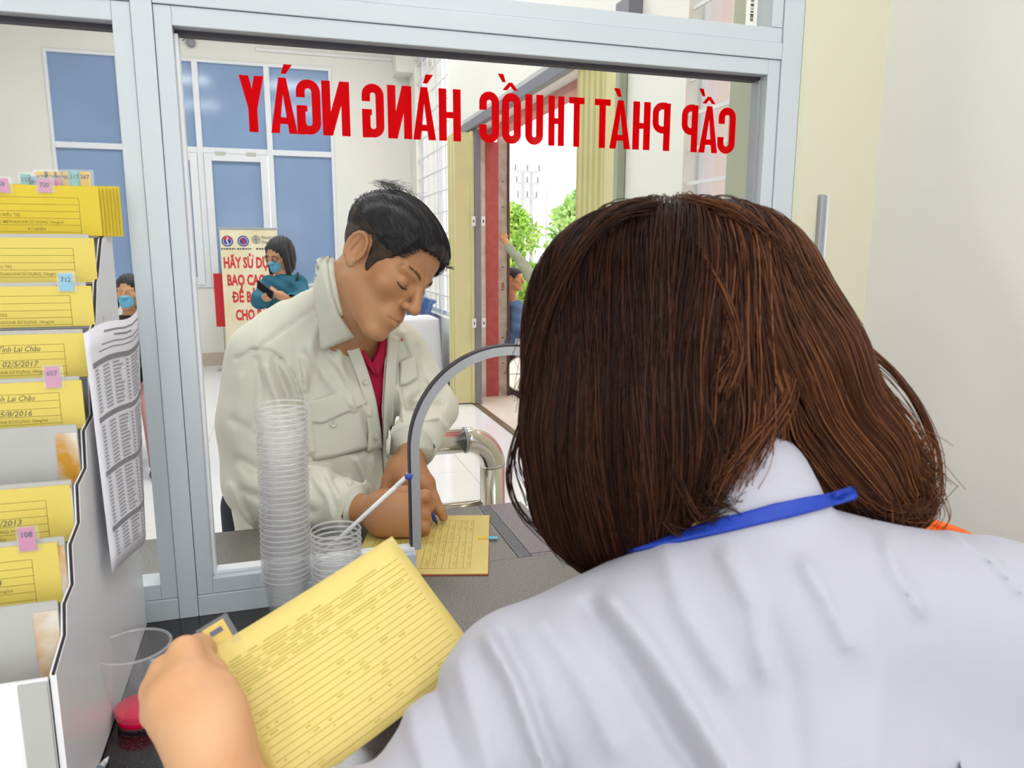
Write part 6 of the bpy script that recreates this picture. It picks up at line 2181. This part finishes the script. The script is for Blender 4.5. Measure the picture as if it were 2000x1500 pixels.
sculpt('blouse', lambda p: uni([cap(p, P(555, 565, D+0.02), P(553, 640, D+0.05), 0.105, 0.135), cap(p, P(528, 552, D), P(580, 551, D), 0.052, 0.052),
                                chain(p, [P(584, 556, D), P(593, 583, D-0.08), P(570, 586, D-0.2)], [0.062, 0.068, 0.048], 0.02), chain(p, [P(523, 557, D), P(509, 585, D-0.08), P(517, 584, D-0.2)], [0.060, 0.064, 0.046], 0.02)], 0.03)
       - 0.004*np.sin(p[:, 2]*70+p[:, 0]*50), [P(500, 535, D-0.2), P(605, 660, D+0.1)], 0.14, 0.009, M_teal, tea)
sculpt('skirt', lambda p: np.maximum(chain(p, [(tw_[0], tw_[1], 0.98), (tw_[0], tw_[1], 0.80), (tw_[0], tw_[1], 0.40)], [0.13, 0.165, 0.17], 0.05), 0.36-p[:, 2]), [(tw_[0]-0.1, tw_[1]-0.1, 0.36), (tw_[0]+0.1, tw_[1]+0.1, 1.02)], 0.14, 0.012, M_charcoal, tea)
for s in (-0.07, 0.07):
    obj('leg', tube([(tw_[0]+s, tw_[1], 0.45), (tw_[0]+s, tw_[1]+0.02, 0.25), (tw_[0]+s, tw_[1]+0.02, 0.05)], [0.055, 0.045, 0.032], 12), M_skin_pale, tea, True)
    obj('shoe', surfnet(lambda p: np.maximum(ell(p, (tw_[0]+s, tw_[1]-0.04, 0.03), (0.04, 0.11, 0.045)), 0.001-p[:, 2]), (tw_[0]+s-0.06, tw_[1]-0.18, -0.01), (tw_[0]+s+0.06, tw_[1]+0.1, 0.09), 0.008), M_shoe, tea, True)


def bob(fr, drop, cutf=0.035):
    def fn(p):
        q = fr.loc(p); a = np.abs(q[:, 0])
        d = smin(ell(q, (0, -0.012, 0.050), (0.086, 0.104, 0.088)), ell(q, (0, -0.030, -0.02), (0.092, 0.085, 0.085+drop)), 0.03)
        face = ell(q, (0, 0.120, -0.035), (0.060, 0.105, 0.105))
        d = smax(d, -face, 0.008)
        m = np.stack([a, q[:, 1], q[:, 2]], 1)
        d = smin(d, chain(m, [(0.068, 0.030, 0.060), (0.078, 0.030, -0.02), (0.080, 0.030, -0.095-drop)], [0.022, 0.022, 0.018], 0.01), 0.015)
        d = d-0.0025*np.sin(q[:, 0]*230+q[:, 1]*150)
        return fr.k*smax(d, -(q[:, 2]+0.085+drop), 0.01)
    return fn


sculpt('hair', bob(tf_, 0.055), [tf_.w((a, b, c)) for a in (-.1, .1) for b in (-.13, .12) for c in (-.16, .15)], 0.03, 0.0055, M_black_hair, tea)
for s in (-1, 1):
    obj('spectacle_rim', tube([tf_.w((s*0.033+0.025*math.cos(a), 0.110-0.02*abs(math.cos(a)), 0.004+0.020*math.sin(a))) for a in np.linspace(0, 2*np.pi, 20, endpoint=False)], 0.0026, 6, closed=True), M_black_gloss, tea, True)
    obj('spectacle_arm', tube([tf_.w((s*0.058, 0.10, 0.006)), tf_.w((s*0.082, 0.02, 0.008))], 0.0024, 6), M_black_gloss, tea, True)
obj('bag_strap', tube(hit(lambda p: uni([cap(p, P(555, 565, D+0.02), P(553, 640, D+0.05), 0.105, 0.135), cap(p, P(528, 552, D), P(580, 551, D), 0.052, 0.052)], 0.03), [(582, 532), (580, 545), (576, 560), (572, 580), (566, 600)], 5.2, 0.012), 0.010, 6), M_black_gloss, tea, True)
ph0 = P(518, 566, 5.475)
pa, pb2 = cv(0.75, -0.55, 0.2), cv(0.25, 0.7, 0.65)
pc = np.cross(pa, pb2); pc /= np.linalg.norm(pc); pb2 = np.cross(pc, pa)
v, f = box(-0.075, 0.075, -0.036, 0.036, -0.0045, 0.0045, 0.004)
tag(obj('phone', (ph0+v[:, :1]*pa+v[:, 1:2]*pb2+v[:, 2:3]*pc, f), M_black_gloss), 'dark phone held by the woman in the teal blouse', 'phone')

# seated woman glimpsed between the rack and the frame
D = 5.6
sf = Frame(P(253, 573, D), cv(0.12, -0.12, 1.0), cv(0.0, 1.0, 0.1), 1.0)
sw = P(256, 640, D+0.1)
sea = empty('person', (sw[0], sw[1], 0), 'seated woman in a blue mask glimpsed between the card rack and the window frame', 'person')
far_head(sea, sf, M_skin_pale, P(254, 615, D+0.03), True)
sculpt('hair', bob(sf, 0.02), [sf.w((a, b, c)) for a in (-.1, .1) for b in (-.13, .12) for c in (-.14, .15)], 0.02, 0.0065, M_black_hair, sea)
hz = 0.52
sculpt('top', lambda p: uni([cap(p, P(254, 645, D+0.03), (sw[0], sw[1]+0.05, hz+0.05), 0.11, 0.13), cap(p, P(214, 630, D+0.03), P(292, 630, D+0.03), 0.05, 0.05),
                             chain(p, [P(214, 635, D), P(208, 700, D-0.02), P(240, 725, D-0.2)], [0.055, 0.048, 0.04], 0.01), chain(p, [P(292, 635, D), P(298, 700, D-0.02), P(268, 728, D-0.2)], [0.055, 0.048, 0.04], 0.01)], 0.03),
       [P(205, 620, D), P(300, 760, D), (sw[0], sw[1], hz-0.05)], 0.16, 0.012, M_blackcloth, sea)
dn = np.array([0.15, -1.0, 0]); dn /= np.linalg.norm(dn); sd = np.array([dn[1], -dn[0], 0])
for s in (-0.09, 0.09):
    o = np.array([sw[0], sw[1], 0])+sd*s
    obj('leg', tube(curve_pts([o+np.array([0, 0, hz]), o+dn*0.25+np.array([0, 0, hz+0.02]), o+dn*0.42+np.array([0, 0, hz-0.04]), o+dn*0.44+np.array([0, 0, 0.3]), o+dn*0.44+np.array([0, 0, 0.06])], 14), np.interp(np.linspace(0, 1, 14), [0, .5, 1], [0.085, 0.068, 0.045]), 14), mat('rose_trousers', (206, 150, 146), 0.8, var=0.08), sea, True)
    obj('shoe', surfnet(lambda p: np.maximum(ell(p, o+dn*0.49+np.array([0, 0, 0.03]), (0.045, 0.11, 0.045)), 0.001-p[:, 2]), o+dn*0.49-np.array([0.08, 0.15, 0.04]), o+dn*0.49+np.array([0.08, 0.15, 0.1]), 0.01), M_shoe, sea, True)
shell(sw[0]-dn[0]*0.05, sw[1]+0.08, (dn[0], dn[1]), 'blue moulded plastic chair under the seated masked woman', 'blue chairs by the barred window')

# man leaning on the door channel outdoors
D = 7.2
lf = Frame(P(1084, 512, D), cv(-0.72, -0.15, 0.65), cv(0, 1, 0.05), 1.0)
lw = P(1075, 640, D+0.05)
lea = empty('person', (lw[0], lw[1], -0.06), 'masked man in an olive shirt leaning one raised arm on the door post outdoors', 'person')
hn = [([(994, 482, 7.60), (985, 468, 7.68)], [0.030, 0.034]), ([(986, 466, 7.68), (979, 462, 7.70), (977, 468, 7.72)], [0.014, 0.011, 0.009]), ([(984, 463, 7.70), (976, 459, 7.73)], [0.013, 0.010]),
      ([(987, 462, 7.68), (981, 456, 7.72)], [0.013, 0.010]), ([(988, 470, 7.66), (981, 473, 7.68)], [0.013, 0.009]), ([(990, 462, 7.66), (987, 455, 7.68)], [0.012, 0.009])]
ex = [(lambda p, a=a, r=r: chain(p, [P(*q) for q in a], r, 0.005)) for a, r in hn]
ex += [lambda p: chain(p, [P(1084, 555, D+0.02), P(1056, 566, D), P(1024, 520, D+0.2), P(994, 483, D+0.39)], [0.04, 0.04, 0.035, 0.028], 0.01)]
far_head(lea, lf, M_skin, P(1084, 548, D+0.02), True, 0.006, ex, [P(*q) for a, _ in hn for q in a])


def crop_hair(fr):
    def fn(p):
        q = fr.loc(p); f, u = q[:, 1], q[:, 2]
        line = np.interp(f, [-0.11, -0.05, -0.01, 0.03, 0.075, 0.1], [-0.05, -0.04, 0.03, 0.0, 0.062, 0.07])
        return fr.k*smax(head_sdf(q, False, False)-0.009, line-u, 0.004)
    return fn


sculpt('hair', crop_hair(lf), [lf.w((a, b, c)) for a in (-.1, .1) for b in (-.13, .12) for c in (-.08, .15)], 0.02, 0.007, M_black_hair, lea)
sculpt('shirt', lambda p: uni([cap(p, P(1083, 590, D+0.02), P(1082, 690, D+0.05), 0.13, 0.14), cap(p, P(1058, 568, D), P(1112, 568, D), 0.06, 0.06),
                               chain(p, [P(1056, 566, D), P(1024, 520, D+0.2), P(994, 483, D+0.39)], [0.066, 0.052, 0.038], 0.01), chain(p, [P(1116, 570, D), P(1122, 640, D), P(1110, 690, D-0.05)], [0.062, 0.05, 0.04], 0.01)], 0.03)
       - 0.004*np.sin(p[:, 2]*60+p[:, 0]*30), [P(990, 470, D+0.4), P(1125, 700, D)], 0.16, 0.011, M_olive, lea)
for s in (-0.09, 0.09):
    o = np.array([lw[0]+s, lw[1], 0])
    obj('trouser_leg', tube([o+np.array([0, 0, 0.92]), o+np.array([0, 0, 0.5]), o+np.array([0, 0, 0.02])], [0.10, 0.075, 0.06], 14), M_charcoal, lea, True)
    obj('shoe', surfnet(lambda p: np.maximum(ell(p, o+np.array([0, -0.05, -0.03]), (0.05, 0.13, 0.05)), -0.059-p[:, 2]), o+np.array([-0.08, -0.22, -0.08]), o+np.array([0.08, 0.12, 0.05]), 0.01), M_shoe, lea, True)

# man in denim sitting on a motorbike outdoors
D = 8.5
mf = Frame(P(1003, 546, D), cv(0.9, -0.05, 0.3), cv(0, 1, 0), 1.0)
mw = P(1004, 690, D+0.02)
den = empty('person', (mw[0], mw[1], -0.06), 'man in a blue denim jacket and pale trousers sitting on a motorbike outdoors', 'person')
far_head(den, mf, M_skin, P(1001, 585, D+0.02), False, 0.006, [lambda p: chain(p, [P(1001, 590, D+0.02), P(1008, 602, D-0.1), P(1008, 642, D-0.12), P(1024, 640, D-0.1), P(1034, 644, D-0.12)], [0.04, 0.04, 0.035, 0.028, 0.030], 0.01)], [P(1034, 644, D-0.12)])
sculpt('hair', crop_hair(mf), [mf.w((a, b, c)) for a in (-.1, .1) for b in (-.13, .12) for c in (-.08, .15)], 0.02, 0.007, M_black_hair, den)
sculpt('denim_jacket', lambda p: uni([cap(p, P(1001, 615, D+0.02), P(998, 668, D+0.05), 0.13, 0.14), cap(p, P(985, 598, D+0.06), P(1012, 598, D-0.06), 0.06, 0.06),
                                      chain(p, [P(1008, 602, D-0.1), P(1008, 642, D-0.12), P(1026, 642, D-0.12)], [0.06, 0.052, 0.04], 0.01)], 0.03)
       - 0.004*np.sin(p[:, 2]*60+p[:, 0]*30), [P(985, 590, D), P(1035, 680, D)], 0.18, 0.011, M_denim, den)
g_ = np.array([0, 0, -0.06])
for s in (-1, 1):
    o = P(1000, 676, D+0.05)+np.array([0.0, 0.12*s, 0])
    kx = o+np.array([0.34, 0.04*s-0.1, 0.0])
    obj('trouser_leg', tube(curve_pts([o, o+(kx-o)*0.6, kx, np.array([kx[0]-0.03, kx[1], 0.3]), np.array([kx[0]-0.06, kx[1], 0.05])], 14), np.interp(np.linspace(0, 1, 14), [0, .5, 1], [0.10, 0.078, 0.055]), 14), M_paleblue, den, True)
    obj('shoe', surfnet(lambda p: np.maximum(ell(p, np.array([kx[0]-0.01, kx[1], -0.02]), (0.13, 0.05, 0.05)), -0.059-p[:, 2]), np.array([kx[0]-0.18, kx[1]-0.08, -0.08]), np.array([kx[0]+0.16, kx[1]+0.08, 0.06]), 0.01), M_shoe, den, True)
bk = np.array([mw[0]+0.64, mw[1], -0.06])
bike = empty('motorbike', tuple(bk), 'dark motorbike under the man in denim outdoors', 'motorbike')
for dx in (-0.55, 0.62):
    c = bk+np.array([dx, 0, 0.28])
    wh = obj('wheel', tube([c+0.24*np.array([math.cos(a), 0, math.sin(a)]) for a in np.linspace(0, 2*np.pi, 32, endpoint=False)], 0.04, 10, closed=True), M_rubber, bike, True)
    obj('rim', tube([c+0.19*np.array([math.cos(a), 0, math.sin(a)]) for a in np.linspace(0, 2*np.pi, 32, endpoint=False)], 0.012, 8, closed=True), M_ss, wh, True)
    for k in range(6):
        a = k*math.pi/3
        obj('spoke', tube([c, c+0.19*np.array([math.cos(a), 0, math.sin(a)])], 0.006, 6), M_ss, wh)
sculpt('bike_body', lambda p: uni([chain(p, [bk+np.array([-0.6, 0, 0.58]), bk+np.array([-0.1, 0, 0.50]), bk+np.array([0.25, 0, 0.36]), bk+np.array([0.42, 0, 0.70])], [0.09, 0.11, 0.08, 0.09], 0.02), cap(p, bk+np.array([-0.2, 0, 0.3]), bk+np.array([0.1, 0, 0.28]), 0.10, 0.10)], 0.04),
       [bk+np.array([-0.6, -0.05, 0.2]), bk+np.array([0.45, 0.05, 0.75])], 0.13, 0.014, M_black_gloss, bike)
sculpt('bike_seat', lambda p: cap(p, bk+np.array([-0.58, 0, 0.66]), bk+np.array([-0.05, 0, 0.60]), 0.07, 0.07), [bk+np.array([-0.6, 0, 0.6]), bk+np.array([0, 0, 0.7])], 0.1, 0.012, M_blackcloth, bike)
obj('fork', tube([bk+np.array([0.62, 0, 0.28]), bk+np.array([0.45, 0, 0.75]), bk+np.array([0.38, 0, 0.92])], 0.022, 8), M_ss, bike)
obj('handlebar', tube([bk+np.array([0.30, -0.32, 0.95]), bk+np.array([0.38, -0.1, 0.92]), bk+np.array([0.38, 0.1, 0.92]), bk+np.array([0.30, 0.32, 0.95])], 0.014, 8), M_black_gloss, bike)
